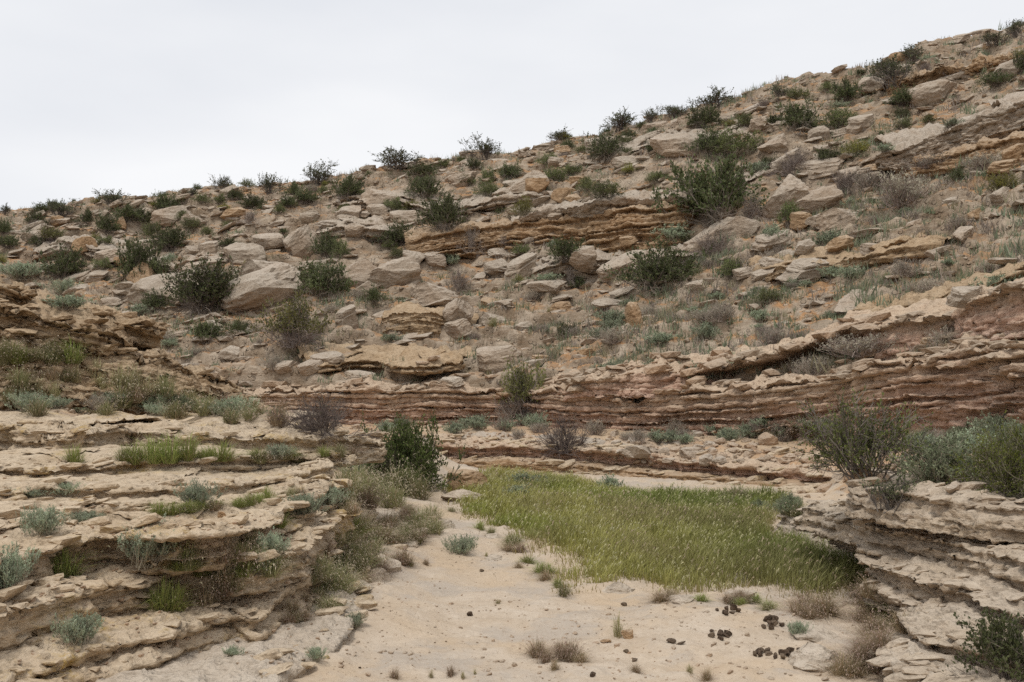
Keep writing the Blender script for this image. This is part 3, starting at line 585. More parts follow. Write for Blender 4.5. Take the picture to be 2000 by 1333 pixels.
# ---------------------------------------------------------------- stones
import bmesh
_ico = {}
def ico(sub):
    if sub not in _ico:
        bm = bmesh.new(); bmesh.ops.create_icosphere(bm, subdivisions=sub, radius=1)
        _ico[sub] = (np.array([v.co[:] for v in bm.verts], np.float32), np.array([[v.index for v in f.verts] for f in bm.faces], np.int32)); bm.free()
    return _ico[sub]
def rock_arrays(seed, sub, kind):
    rs = np.random.default_rng(seed); V, F = ico(sub); V = V.copy()
    if kind == 'slab':
        V = np.sign(V) * np.abs(V) ** np.array([.8, .8, .6])
        ncut = 7
    else: ncut = 15 if kind == 'boulder' else 11
    V *= rs.uniform(.85, 1.15, 3)
    for k in range(ncut):
        n = rs.normal(size=3)
        if kind == 'slab': n[2] *= .25
        n /= np.linalg.norm(n); lim = rs.uniform(.42, .78)
        ex = V @ n - lim; m = ex > 0; V[m] -= np.outer(ex[m] * .985, n)
    so_ = seed * 3.1
    if sub >= 2:
        h = fbm(V * 1.6 + so_, 3, .5); V = V + V * (h * .07)[:, None]
    if sub >= 3:
        lay = pn2(V[:, 2] * (5 if kind == 'slab' else 3.2), so_) * .8 + pn2(V[:, 2] * 9, so_ + 3) * .5
        V[:, :2] *= 1 + (lay * (.10 if kind == 'slab' else .06))[:, None]
        nr = V / (np.linalg.norm(V, axis=1, keepdims=True) + 1e-6)
        V = V + nr * (.032 * fbm(V * np.array([4.5, 4.5, 8]) + so_, 4, .65) + .03 * (2.4 * np.abs(pn(V * np.array([3, 3, 5]) + so_ + 5)) - .6) - .06 * np.maximum(0, pn(V * 6 + so_) - .2))[:, None]
    lo_, hi_ = V.min(0), V.max(0)
    V = (V - (lo_ + hi_) / 2) / (hi_ - lo_)
    return V, F
def protos(kind, n, sub, mat, base):
    out = []
    for i in range(n):
        V, F = rock_arrays(base + i, sub, kind); me = mesh_np(kind, V, F, False); me.materials.append(mat); out.append(me)
    return out
P_BOULD = protos('boulder', 9, 4, M_BOULDER, 100)
P_SLAB = protos('slab', 7, 4, M_BOULDER, 200)
P_WARM = protos('boulder', 5, 4, M_CRAG, 300)
P_ROCK = protos('rock', 8, 3, M_STONE, 400)
P_ROCKB = protos('rock', 6, 3, M_BOULDER, 450)
P_FLAT = protos('slab', 6, 3, M_BOULDER, 480)

def place_rock(name, me, loc, nrm, size, roll, pitch, yaw, sink, label, cat, group=None):
    o = link(name, me, None, None, label=label, category=cat)
    if group: o['group'] = group
    p = Vector(loc) + Vector((0, 0, size[2] * (.5 - sink)))
    o.matrix_world = xform(p, size, rotm(roll, pitch, yaw)); return o

# the rocks that stand out on the hill: column, row (centre), width, height, lean, kind, label
GB = 'boulders on the hillside'; LB = 'pale weathered limestone boulder lying on the rocky hillside'
GS = 'slabs on the hillside'; LS = 'tilted grey rock slab lying on the rocky hillside'
KEY = [
 (512, 570, 165, 84, 24, 'b', 'largest pale pitted boulder sloping below the shrubs, left part of the hillside'), (522, 526, 108, 62, 26, 'b', 'pale boulder leaning behind the largest sloping boulder on the hillside'),
 (350, 560, 175, 52, 8, 'b', 'long low pale boulder behind the big white-tipped shrub'), (288, 540, 44, 52, 55, 'w', 'pointed orange rock standing on end beside a dark shrub'),
 (384, 522, 94, 24, 9, 's', 'flat dark slab resting on top of the long low pale boulder'), (482, 500, 78, 46, 0, 'b', 0), (588, 476, 62, 52, 38, 's', 0), (525, 470, 62, 24, 5, 's', 0),
 (378, 490, 30, 20, 0, 'b', 0), (410, 486, 48, 26, 15, 's', 0), (378, 428, 48, 28, 10, 'b', 0), (336, 421, 74, 32, 10, 'b', 0), (115, 431, 28, 20, 0, 'w', 0), (231, 437, 26, 22, 20, 'w', 0),
 (455, 419, 48, 24, 5, 'w', 0), (609, 424, 44, 22, 5, 'b', 0), (165, 476, 42, 26, 15, 'w', 0), (63, 461, 40, 22, 0, 'b', 0),
 (772, 536, 100, 62, 10, 'b', 'broad pale boulder with flaking underside in the middle of the hillside'), (850, 570, 92, 48, 10, 'b', 'rounded pale boulder below the broad flaking boulder, beside a twiggy bush'),
 (702, 540, 80, 54, 25, 'b', 'pale boulder leaning against the broad flaking boulder'), (712, 564, 48, 30, 10, 'b', 0), (810, 501, 42, 30, 10, 'b', 0), (850, 506, 42, 26, 0, 'b', 0),
 (698, 449, 48, 24, 3, 'b', 0), (1012, 527, 80, 32, 30, 's', 'curved dark slab tilted above the bare orange soil patch'), (970, 522, 46, 28, 15, 'b', 0), (1138, 502, 50, 42, 5, 'b', 'round pale boulder perched just above the bare orange soil patch'),
 (1222, 518, 98, 32, 24, 's', 'long tilted slab beside the big twiggy shrub'), (895, 608, 54, 44, 42, 's', 0), (965, 625, 46, 30, 10, 'b', 0), (890, 641, 56, 28, 15, 's', 0), (675, 623, 56, 36, 30, 's', 0),
 (980, 702, 90, 50, 6, 's', 'dark layered block overhanging the slope above the cliff bush'), (897, 722, 32, 24, 0, 'b', 0), (1238, 614, 26, 46, 12, 'w', 'eroded upright rock spike on the lower slope'),
 (1104, 381, 50, 28, 0, 'w', 'smooth round reddish boulder on top of the layered orange band'), (1030, 356, 86, 42, 8, 'b', 0), (1050, 364, 44, 32, 5, 'w', 0), (745, 384, 74, 32, 8, 'b', 0),
 (796, 424, 64, 24, 4, 's', 0), (737, 411, 38, 24, 0, 'b', 0), (680, 414, 50, 22, 5, 'b', 0), (894, 430, 40, 14, 8, 's', 0),
 (1530, 390, 92, 62, 34, 'b', 'pale boulder beside the great dark shrub, leftmost of three in a row'), (1592, 394, 96, 46, 20, 'b', 'pale boulder in the middle of three in a row right of the great dark shrub'),
 (1642, 421, 112, 44, 16, 'b', 'pale boulder lowest of three in a row right of the great dark shrub'), (1567, 431, 46, 34, 0, 'w', 'square orange block between two pale boulders'),
 (1408, 458, 130, 62, 14, 'b', 'great pale boulder below the great dark shrub'), (1508, 285, 52, 44, 8, 'b', 0), (1318, 284, 88, 44, 5, 'b', 'pale boulder with hollows just below the ridge beside dark shrubs'),
 (1822, 180, 102, 50, 22, 'b', 'large pale boulder with holes below the ridge crag'), (1712, 167, 76, 36, 10, 'b', 0), (1888, 141, 40, 28, 5, 'b', 0), (1965, 142, 66, 42, 20, 'b', 0), (1685, 241, 66, 30, 10, 's', 0),
 (1478, 244, 30, 26, 10, 'b', 0), (1545, 312, 70, 46, 10, 'b', 0), (1600, 327, 96, 24, 14, 's', 0), (1415, 413, 34, 22, 0, 'b', 0), (1595, 263, 44, 26, 20, 'b', 0), (1660, 341, 44, 20, 10, 'b', 0),
 (1510, 468, 80, 22, 12, 's', 'thin layered slab jutting out of the orange slope'), (1568, 485, 40, 30, 15, 'b', 0), (1638, 479, 50, 34, 10, 'w', 0), (1700, 485, 36, 18, 5, 's', 0), (1507, 511, 42, 20, 10, 'b', 0),
 (1565, 526, 88, 28, 10, 's', 0), (1455, 531, 40, 16, 12, 's', 0), (1888, 577, 68, 32, 5, 's', 'brown slab projecting above the right-hand cliff'), (1825, 669, 48, 22, 4, 'w', 'flat brown block sitting on the cliff rim by grey sage'),
 (1223, 319, 54, 28, 5, 'b', 0), (1087, 318, 34, 22, 0, 'b', 0), (1345, 235, 40, 22, 5, 'b', 0), (1280, 252, 60, 24, 8, 'b', 0), (1180, 280, 70, 22, 8, 's', 0), (980, 330, 40, 22, 5, 'b', 0), (900, 350, 60, 26, 10, 'b', 0),
 (560, 395, 40, 18, 0, 'b', 0), (280, 480, 46, 20, 10, 's', 0), (205, 500, 60, 20, 10, 's', 0), (185, 541, 56, 18, 6, 's', 0), (220, 590, 40, 16, 4, 's', 0), (240, 510, 30, 16, 0, 'w', 0),
 (620, 555, 60, 30, 22, 'b', 0), (1090, 420, 40, 12, 8, 's', 0), (1450, 350, 40, 24, 10, 'b', 0), (1860, 395, 40, 16, 20, 's', 0), (1905, 420, 34, 20, 25, 'w', 0), (1960, 380, 40, 26, 30, 's', 0), (1985, 300, 50, 34, 30, 'w', 0),
 (640, 700, 60, 18, 6, 's', 0), (560, 715, 46, 18, 12, 's', 0), (700, 735, 60, 14, 2, 's', 0), (880, 745, 46, 12, 3, 's', 0), (1060, 700, 40, 14, 0, 'w', 0), (1140, 690, 40, 18, 8, 'w', 0),
 (460, 690, 60, 26, 12, 'b', 0), (610, 715, 50, 22, 20, 's', 0), (1020, 640, 40, 22, 10, 'b', 0), (1095, 600, 40, 20, 6, 'w', 0), (1360, 560, 50, 18, 10, 's', 0), (1230, 470, 40, 18, 8, 'w', 0),
]
for i, (px, py, w_, h_, roll, kd, lab) in enumerate(KEY):
    g = hit(px, py + h_ * .30)
    if g is None: continue
    D = g[0].y; sx = w_ * 1.12 * D / FPX; sz = h_ * 1.25 * D / FPX
    nm = {'b': 'boulder', 'w': 'boulder', 's': 'flat_rock'}[kd]
    me = {'b': P_BOULD, 'w': P_WARM, 's': P_SLAB}[kd][i % {'b': 9, 'w': 5, 's': 7}[kd]]
    pl = {'b': 22, 'w': 8, 's': 24}[kd]
    lb = lab or (LS if kd == 's' else (LB if kd == 'b' else 'rusty orange boulder lying on the rocky hillside'))
    grp = None if lab else (GS if kd == 's' else GB)
    place_rock(nm, me, g[0], g[1], (sx, max(sx * .62, sz * .9), sz), roll, pl, (0 if kd == 's' else random.choice((0, 180))) + random.uniform(-12, 12), .34, lb, nm.replace('_', ' '), grp)

# scattered rocks: spots picked on the hill itself
HP = np.stack([HX, HY2, HZ], -1)
ok = (np.abs(TT) < .62) & (VV > .01) & (VV < 1.02)
area = (np.gradient(HX, axis=1) * np.gradient(HY, axis=0)); area = np.abs(area) * ok
top_ = (VV < .955); patch = sm(-.25, .3, pn(HP * .22 + 33)); upper = sm(.05, .5, VV)
bare = sm(.30, .48, TT) * sm(.5, .25, VV)                      # the gravelly right flank has fewer big rocks
def spots(n, wgt, rs):
    p = (area * wgt).ravel(); p = p / p.sum(); idx = rs.choice(p.size, n, p=p)
    i, j = np.unravel_index(idx, HX.shape); return HP[i, j], VV[i, j], TT[i, j]
rs = np.random.default_rng(77)
pts, vs, ts = spots(110, top_ * (.35 + patch) * (.3 + upper) * (1 - .7 * bare), rs)
for k, p in enumerate(pts):
    w_ = rs.uniform(.45, 1.15); h_ = w_ * rs.uniform(.26, .52)
    place_rock('boulder', P_BOULD[k % 9] if k % 4 else P_WARM[k % 5], p, None, (w_, w_ * rs.uniform(.6, .9), h_), rs.uniform(-5, 30), rs.uniform(5, 28), rs.uniform(-60, 60), .34, LB if k % 4 else 'rusty orange boulder lying on the rocky hillside', 'boulder', GB)
pts, vs, ts = spots(245, top_ * (.35 + patch) * (.6 + upper) * (1 - .3 * bare), rs)
for k, p in enumerate(pts):
    w_ = rs.uniform(.4, 1.4); h_ = w_ * rs.uniform(.12, .28)
    place_rock('flat_rock', P_SLAB[k % 7] if k % 2 else P_FLAT[k % 6], p, None, (w_, w_ * rs.uniform(.5, .8), h_), rs.uniform(-4, 26), rs.uniform(2, 26), rs.uniform(-35, 35), .36, LS, 'flat rock', GS)
pts, vs, ts = spots(170, (.3 + patch) * (.5 + upper), rs)
for k, p in enumerate(pts):
    w_ = rs.uniform(.24, .46); h_ = w_ * rs.uniform(.35, .75)
    place_rock('stone', P_ROCK[k % 8] if k % 3 else P_ROCKB[k % 6], p, None, (w_, w_ * rs.uniform(.6, .9), h_), rs.uniform(-20, 30), rs.uniform(-10, 30), rs.uniform(-180, 180), .32, 'small broken stone among the boulders on the hillside', 'stone', 'stones on the hillside')

def scatter_mesh(name, pts, sizes, mat, kinds, rs, label, sub=1, flat=.55, slab=3, bedded=False):
    base = [rock_arrays(600 + i, sub, 'rock' if i % slab else 'slab') for i in range(kinds)]
    Vs, Fs, o = [], [], 0
    for k, (p, s_) in enumerate(zip(pts, sizes)):
        V, F = base[k % kinds]; sc = s_ * np.array([1, rs.uniform(.6, .95), rs.uniform(.3, .8) * flat / .55])
        a, b = rs.uniform(0, 6.283), rs.uniform(-.1, .5); ca, sa, cb, sb = math.cos(a), math.sin(a), math.cos(b), math.sin(b)
        if bedded: a, b = rs.uniform(-.45, .45), rs.uniform(-.05, .32); ca, sa, cb, sb = math.cos(a), math.sin(a), math.cos(b), math.sin(b)
        W_ = V * sc; W_ = np.stack([W_[:, 0] * ca - W_[:, 1] * sa, W_[:, 0] * sa + W_[:, 1] * ca, W_[:, 2]], 1)
        W_ = np.stack([W_[:, 0] * cb - W_[:, 2] * sb, W_[:, 1], W_[:, 0] * sb + W_[:, 2] * cb], 1)
        W_[:, 2] += sc[2] * .15; Vs.append(W_ + p); Fs.append(F + o); o += len(V)
    return link(name, mesh_np(name, np.concatenate(Vs), np.concatenate(Fs), False), mat, None, kind='stuff', label=label, category='rubble')
pts, vs, ts = spots(5200, .35 + patch + .5 * bare, rs)
scatter_mesh('rubble', pts, rs.uniform(.05, .2, len(pts)) ** 1.0, M_STONE, 9, rs, 'loose broken rubble strewn over the hillside')

pts, vs, ts = spots(3400, (.25 + patch) * (.45 + upper), rs)
scatter_mesh('broken_slabs', pts, .16 + .62 * rs.uniform(0, 1, len(pts)) ** 2, M_BOULDER, 12, rs, 'thin broken rock plates littering the hillside', 1, .26, 1, True)
# broken plates along the rims of the cliff and the shelf above it
pp, sz_ = [], []
for pth_, n_ in ((crim, 520), ([at(*p) for p in UP], 330)):
    q_, s_ = resample(np.array(pth_), .05)
    for k in range(n_):
        p = q_[rs.integers(0, len(q_))]; g = drop(p[0] + rs.normal(0, .2), p[1] + rs.normal(.15, .4), p[2] + 1.2)
        if g is None or g[0].z < p[2] - .9: continue
        pp.append(tuple(g[0])); sz_.append(.1 + .5 * rs.uniform(0, 1) ** 2)
scatter_mesh('rim_rubble', np.array(pp), sz_, M_STONE, 12, rs, 'broken rock plates along the cliff rims', 1, .3, 1, True)

# ---------------------------------------------------------------- plants
def prisms(A, B, ra, rb):
    """thin three-sided twigs from A to B"""
    A = np.asarray(A, np.float32); B = np.asarray(B, np.float32); n = len(A); d = B - A; d = d / (np.linalg.norm(d, axis=1, keepdims=True) + 1e-9)
    h = np.where(np.abs(d[:, 2:3]) < .9, np.array([[0, 0, 1.]]), np.array([[1., 0, 0]])); u = np.cross(d, h); u /= np.linalg.norm(u, axis=1, keepdims=True) + 1e-9; v = np.cross(d, u)
    V = np.zeros((n, 6, 3), np.float32)
    for k in range(3):
        c, s_ = math.cos(k * 2.0944), math.sin(k * 2.0944); o = u * c + v * s_
        V[:, k] = A + o * ra[:, None]; V[:, 3 + k] = B + o * rb[:, None]
    f = np.array([[0, 1, 4], [0, 4, 3], [1, 2, 5], [1, 5, 4], [2, 0, 3], [2, 3, 5]], np.int32)
    F = (f[None] + (np.arange(n) * 6)[:, None, None]).reshape(-1, 3)
    return V.reshape(-1, 3), F
def rand_dirs(rs, n):
    v = rs.normal(size=(n, 3)); return v / np.linalg.norm(v, axis=1, keepdims=True)
def bush(seed, stems=26, kids=(6, 5), spread=1.0, nleaf=5000, leaf=.022, leaflen=1.6, c1=(.055, .065, .028), c2=(.10, .11, .05), tw=(.15, .12, .10), twr=.012, leaf_low=.1, upw=.02, wob=.35, base=.10, wide=.3, elev=(8, 86), flower=0, lens=(.62, .42, .26)):
    """woody shrub: (branches, foliage) meshes in a unit box, root at the origin"""
    rs = np.random.default_rng(seed)
    el = np.radians(rs.uniform(*elev, stems)); az = rs.uniform(0, 6.283, stems) ; el = el ** spread if spread != 1 else el
    D = np.stack([np.cos(el) * np.cos(az), np.cos(el) * np.sin(az), np.sin(el)], 1)
    A = np.stack([rs.normal(0, base, stems), rs.normal(0, base, stems), np.full(stems, -.06)], 1); L = lens[0] * rs.uniform(.6, 1.1, stems) * (1 + wide * np.cos(el))
    SA, SB, RA, RB = [], [], [], []
    lastA = lastB = None; r = twr
    for lev in range(len(kids) + 1):
        mid = A + D * (L * .5)[:, None] + rand_dirs(rs, len(A)) * (L * .12)[:, None]; D2 = D + rand_dirs(rs, len(A)) * wob * .5; D2[:, 2] += upw; D2 /= np.linalg.norm(D2, axis=1, keepdims=True)
        end = mid + D2 * (L * .5)[:, None]
        SA += [A, mid]; SB += [mid, end]; m = len(A); RA += [np.full(m, r), np.full(m, r * .75)]; RB += [np.full(m, r * .75), np.full(m, r * .45)]
        lastA, lastB = np.concatenate([A, mid]), np.concatenate([mid, end])
        if lev < len(kids):
            k = kids[lev]; idx = np.repeat(np.arange(m), k); t = rs.uniform(.25, 1.0, m * k)[:, None]
            A2 = np.where(t < .5, A[idx] + (mid - A)[idx] * t * 2, mid[idx] + (end - mid)[idx] * (t * 2 - 1))
            Dn = D2[idx] + rand_dirs(rs, m * k) * .85; Dn[:, 2] += upw; Dn /= np.linalg.norm(Dn, axis=1, keepdims=True)
            A, D, L = A2, Dn, lens[lev + 1] * rs.uniform(.5, 1.1, m * k); r *= .55
    tA, tB = np.concatenate(SA), np.concatenate(SB)
    V1, F1 = prisms(tA, tB, np.concatenate(RA), np.concatenate(RB))
    col1 = np.repeat(np.array(tw) * rs.uniform(.65, 1.35, (len(tA), 1)), 6, 0)
    # leaves on the outer twigs
    n = nleaf; i = rs.integers(0, len(lastA), n); t = rs.uniform(.1, 1.05, n)[:, None]
    p = lastA[i] + (lastB - lastA)[i] * t + rs.normal(0, leaf * .5, (n, 3))
    zmax = p[:, 2].max() if n else 1
    keep = (p[:, 2] > leaf_low * zmax * rs.uniform(.6, 1.4, n)) if n else np.zeros(0, bool); p = p[keep]; i = i[keep]; n = len(p)
    d = (lastB - lastA)[i]; d = d / (np.linalg.norm(d, axis=1, keepdims=True) + 1e-9) + rand_dirs(rs, n) * .9; d[:, 2] += .25; d /= np.linalg.norm(d, axis=1, keepdims=True)
    s_ = np.cross(d, rand_dirs(rs, n)); s_ /= np.linalg.norm(s_, axis=1, keepdims=True) + 1e-9
    sz = leaf * rs.uniform(.6, 1.3, n)[:, None]
    V2 = np.stack([p - d * sz * leaflen * .5, p + s_ * sz * .5, p + d * sz * leaflen * .5, p - s_ * sz * .5], 1).reshape(-1, 3)
    F2 = (np.array([[0, 1, 2, 3]]) + (np.arange(n) * 4)[:, None]).astype(np.int32)
    f = rs.uniform(0, 1, (n, 1)); cl = np.sin(p @ rs.normal(size=(3, 1)) * 9) * .25
    col2 = np.array(c1) * (1 - f) + np.array(c2) * f; col2 = col2 * (1 + cl)
    if flower: col2[(p[:, 2] > .62 * zmax) & (rs.uniform(0, 1, n) < flower)] = (.62, .58, .46)
    allV = np.concatenate([V1, V2]); w_ = np.percentile(np.abs(allV[:, :2]), 98.5) * 2; h_ = np.percentile(allV[:, 2], 99.5)
    sc = np.array([1 / w_, 1 / w_, 1 / h_])
    return mesh_np('branches', V1 * sc, F1, False, cols=col1), mesh_np('foliage', V2 * sc, F2, False, cols=np.clip(col2, .004, 1))
def tuft(seed, n=260, lean=.6, width=.012, c1=(.15, .18, .06), c2=(.24, .26, .10), base=(.30, .24, .14), heads=0., foot=.42, tall=(.5, 1.0), headc=(.42, .38, .24)):
    """grass tuft in a unit box"""
    rs = np.random.default_rng(seed); az = rs.uniform(0, 6.283, n); rr = rs.uniform(0, 1, n) ** .8 * foot * .5
    lob = 1 + .35 * np.sin(az * 2 + seed) + .25 * np.sin(az * 3 + seed * 2.1); rr = rr * lob
    p0 = np.stack([rr * np.cos(az), rr * np.sin(az), np.full(n, -.05)], 1); a2 = az + rs.normal(0, .7, n); u_ = rs.uniform(0, 1, n) ** .8; h_0 = rs.uniform(.3, 1, n); le = lean * .62 * u_ * lob * (.35 + .65 * h_0); h = (.28 + .72 * rs.uniform(0, 1, n) ** 2.2) * (1 - .55 * (rr / (foot * .65)) ** 1.5 * u_)
    h = h * (.75 + .25 * tall[1])
    out = np.stack([np.cos(a2), np.sin(a2), np.zeros(n)], 1)
    p1 = p0 + out * (le * .4)[:, None]; p1[:, 2] = h * .65; p2 = p0 + out * le[:, None]; p2[:, 2] = h * (1 - .45 * u_ * rs.uniform(0, 1, n))
    sd_ = np.stack([-np.sin(a2 + rs.normal(0, .8, n)), np.cos(a2), np.zeros(n)], 1) * (width * rs.uniform(.6, 1.3, n))[:, None]
    V = np.stack([p0 - sd_, p0 + sd_, p1 + sd_ * .8, p1 - sd_ * .8, p2], 1).reshape(-1, 3); k = (np.arange(n) * 5)[:, None]
    F = np.concatenate([k + np.array([[0, 1, 2]]), k + np.array([[0, 2, 3]]), k + np.array([[3, 2, 4]])]).astype(np.int32)
    f = rs.uniform(0, 1, (n, 1)); c = np.array(c1) * (1 - f) + np.array(c2) * f; dry = rs.uniform(0, 1, n) < .18; c[dry] = base
    cols = np.concatenate([c * .75 + np.array(base) * .25, c, c])
    if heads:
        m = np.where(rs.uniform(0, 1, n) < heads)[0]; q = p2[m]; o2 = out[m] * .05; hd = np.stack([q, q + o2 + np.array([0, 0, .03]), q + o2 * 2 + np.array([0, 0, -.03])], 1)
        sv = sd_[m] * 1.4; W_ = np.stack([hd[:, 0] - sv * .4, hd[:, 0] + sv * .4, hd[:, 1] + sv, hd[:, 1] - sv, hd[:, 2]], 1).reshape(-1, 3); k = (np.arange(len(m)) * 5)[:, None] + len(V)
        F = np.concatenate([F, k + np.array([[0, 1, 2]]), k + np.array([[0, 2, 3]]), k + np.array([[3, 2, 4]])]).astype(np.int32); V = np.concatenate([V, W_]); cols = np.concatenate([cols, np.tile(np.array(headc), (3 * len(m), 1))])
    return mesh_np('grass_tuft', V, F, False, cols=np.clip(cols, .004, 1))

DK = dict(c1=(.062, .078, .032), c2=(.135, .150, .066), tw=(.175, .145, .12))
KIND = {
 'D': [bush(1 + i, 26, (6, 5), nleaf=8000, leaf=.033, leaf_low=.14, **DK) for i in range(3)],
 'F': [bush(9, 34, (7, 5), nleaf=9000, leaf=.030, leaf_low=.2, flower=.08, **DK)],
 'O': [bush(11 + i, 34, (7, 5), nleaf=9000, leaf=.030, leaf_low=.25, c1=(0.111, 0.114, 0.039), c2=(0.208, 0.202, 0.072), tw=(0.221, 0.182, 0.163)) for i in range(2)],
 'G': [bush(21 + i, 26, (6, 5), nleaf=6000, leaf=.028, leaf_low=.1, c1=(0.098, 0.120, 0.042), c2=(0.189, 0.215, 0.081), tw=(0.182, 0.156, 0.117)) for i in range(3)],
 'Y': [bush(31 + i, 26, (6, 5), nleaf=7000, leaf=.024, leaf_low=.15, c1=(0.156, 0.163, 0.042), c2=(0.312, 0.293, 0.065), tw=(0.195, 0.169, 0.117)) for i in range(2)],
 'T': [bush(41 + i, 26, (7, 6), nleaf=900, leaf=.020, leaf_low=.5, c1=(0.130, 0.130, 0.078), c2=(0.208, 0.195, 0.117), tw=(0.247, 0.202, 0.176), twr=.013) for i in range(3)],
 'V': [bush(51 + i, 18, (5, 5), nleaf=2800, leaf=.030, leaf_low=.35, c1=(0.065, 0.078, 0.039), c2=(0.130, 0.137, 0.068), tw=(0.130, 0.111, 0.098), twr=.014, elev=(25, 88), lens=(.6, .38, .24)) for i in range(3)],
 'S': [bush(61 + i, 46, (5, 3), nleaf=4200, leaf=.030, leaflen=2.4, leaf_low=.0, c1=(.22, .265, .175), c2=(.38, .42, .29), tw=(0.286, 0.247, 0.195), twr=.008, upw=.45, elev=(20, 88), lens=(.6, .32, .18)) for i in range(4)],
 'P': [bush(71 + i, 60, (5, 3), nleaf=2200, leaf=.022, leaflen=2.6, leaf_low=.0, c1=(0.260, 0.240, 0.182), c2=(0.390, 0.351, 0.273), tw=(0.351, 0.286, 0.247), twr=.007, upw=.4, elev=(15, 88), lens=(.62, .34, .2)) for i in range(3)],
}
for k, lst in KIND.items():
    for a, b in lst: a.materials.append(M_TWIG); b.materials.append(M_LEAF)
TUFT = {
 'g': [tuft(100 + i, 420, 1.4, .0065, (.20, .25, .06), (.34, .37, .12), heads=.05) for i in range(3)],
 'b': [tuft(110 + i, 420, 1.4, .006, (.25, .195, .12), (.38, .31, .20), (.42, .28, .19), heads=.35, headc=(.44, .33, .27)) for i in range(3)],
 'd': [tuft(120 + i, 420, 1.4, .0065, (.20, .21, .09), (.32, .31, .16), (.42, .33, .21), heads=.3, headc=(.48, .40, .30)) for i in range(3)],
 'y': [tuft(130 + i, 120, .7, .009, (.30, .27, .14), (.44, .40, .22), (.40, .32, .19), heads=.3, foot=.3) for i in range(2)],
}
for lst in TUFT.values():
    for a in lst: a.materials.append(M_GRASS)
cnt = {}
def plant(name, kind, loc, w_, h_, label, cat, group=None, yaw=None, tilt=0., d_=None):
    cnt[kind] = cnt.get(kind, 0) + 1
    yaw = random.uniform(0, 360) if yaw is None else yaw
    M = xform(loc, (w_, d_ or w_, h_), rotm(tilt, 0, 0) @ Matrix.Rotation(math.radians(yaw), 3, 'Z').to_quaternion())
    if kind in TUFT:
        o = link(name, TUFT[kind][cnt[kind] % len(TUFT[kind])], None)
    else:
        o = bpy.data.objects.new(name, None); C.objects.link(o); o.empty_display_size = .1
        br, fo = KIND[kind][cnt[kind] % len(KIND[kind])]
        link('branches', br, None, o); link('foliage', fo, None, o)
    o.matrix_world = M; o['label'] = label; o['category'] = cat
    if group: o['group'] = group
    return o
def plant_px(name, kind, px, py, wpx, hpx, label, cat, group=None, hs=1.08, **kw):
    g = hit(px, py - 2)
    if g is None: return None
    D = g[0].y; return plant(name, kind, g[0] - Vector((0, 0, .02 * hpx * D / FPX)), wpx * 1.1 * D / FPX, hpx * hs * D / FPX, label, cat, group, **kw)

LAB = {'D': ('dense dark olive shrub rooted between rocks on the hillside', 'dark shrubs on the hillside'), 'O': ('olive-topped shrub with bare grey lower twigs on the hillside', 'olive shrubs on the hillside'),
       'G': ('fresh green rounded shrub between rocks on the hillside', 'green shrubs on the hillside'), 'Y': ('yellow-green rounded shrub between rocks on the hillside', 'yellow-green shrubs on the hillside'),
       'T': ('leafless grey twiggy shrub on the hillside', 'twiggy shrubs on the hillside'), 'V': ('open thorny shrub standing against the sky on the ridge', 'shrubs on the ridge line'),
       'S': ('silvery blue-green sage plant on the slope', 'sage plants on the slope'), 'P': ('dry grey-mauve sage plant on the slope', 'dry sage plants on the slope')}
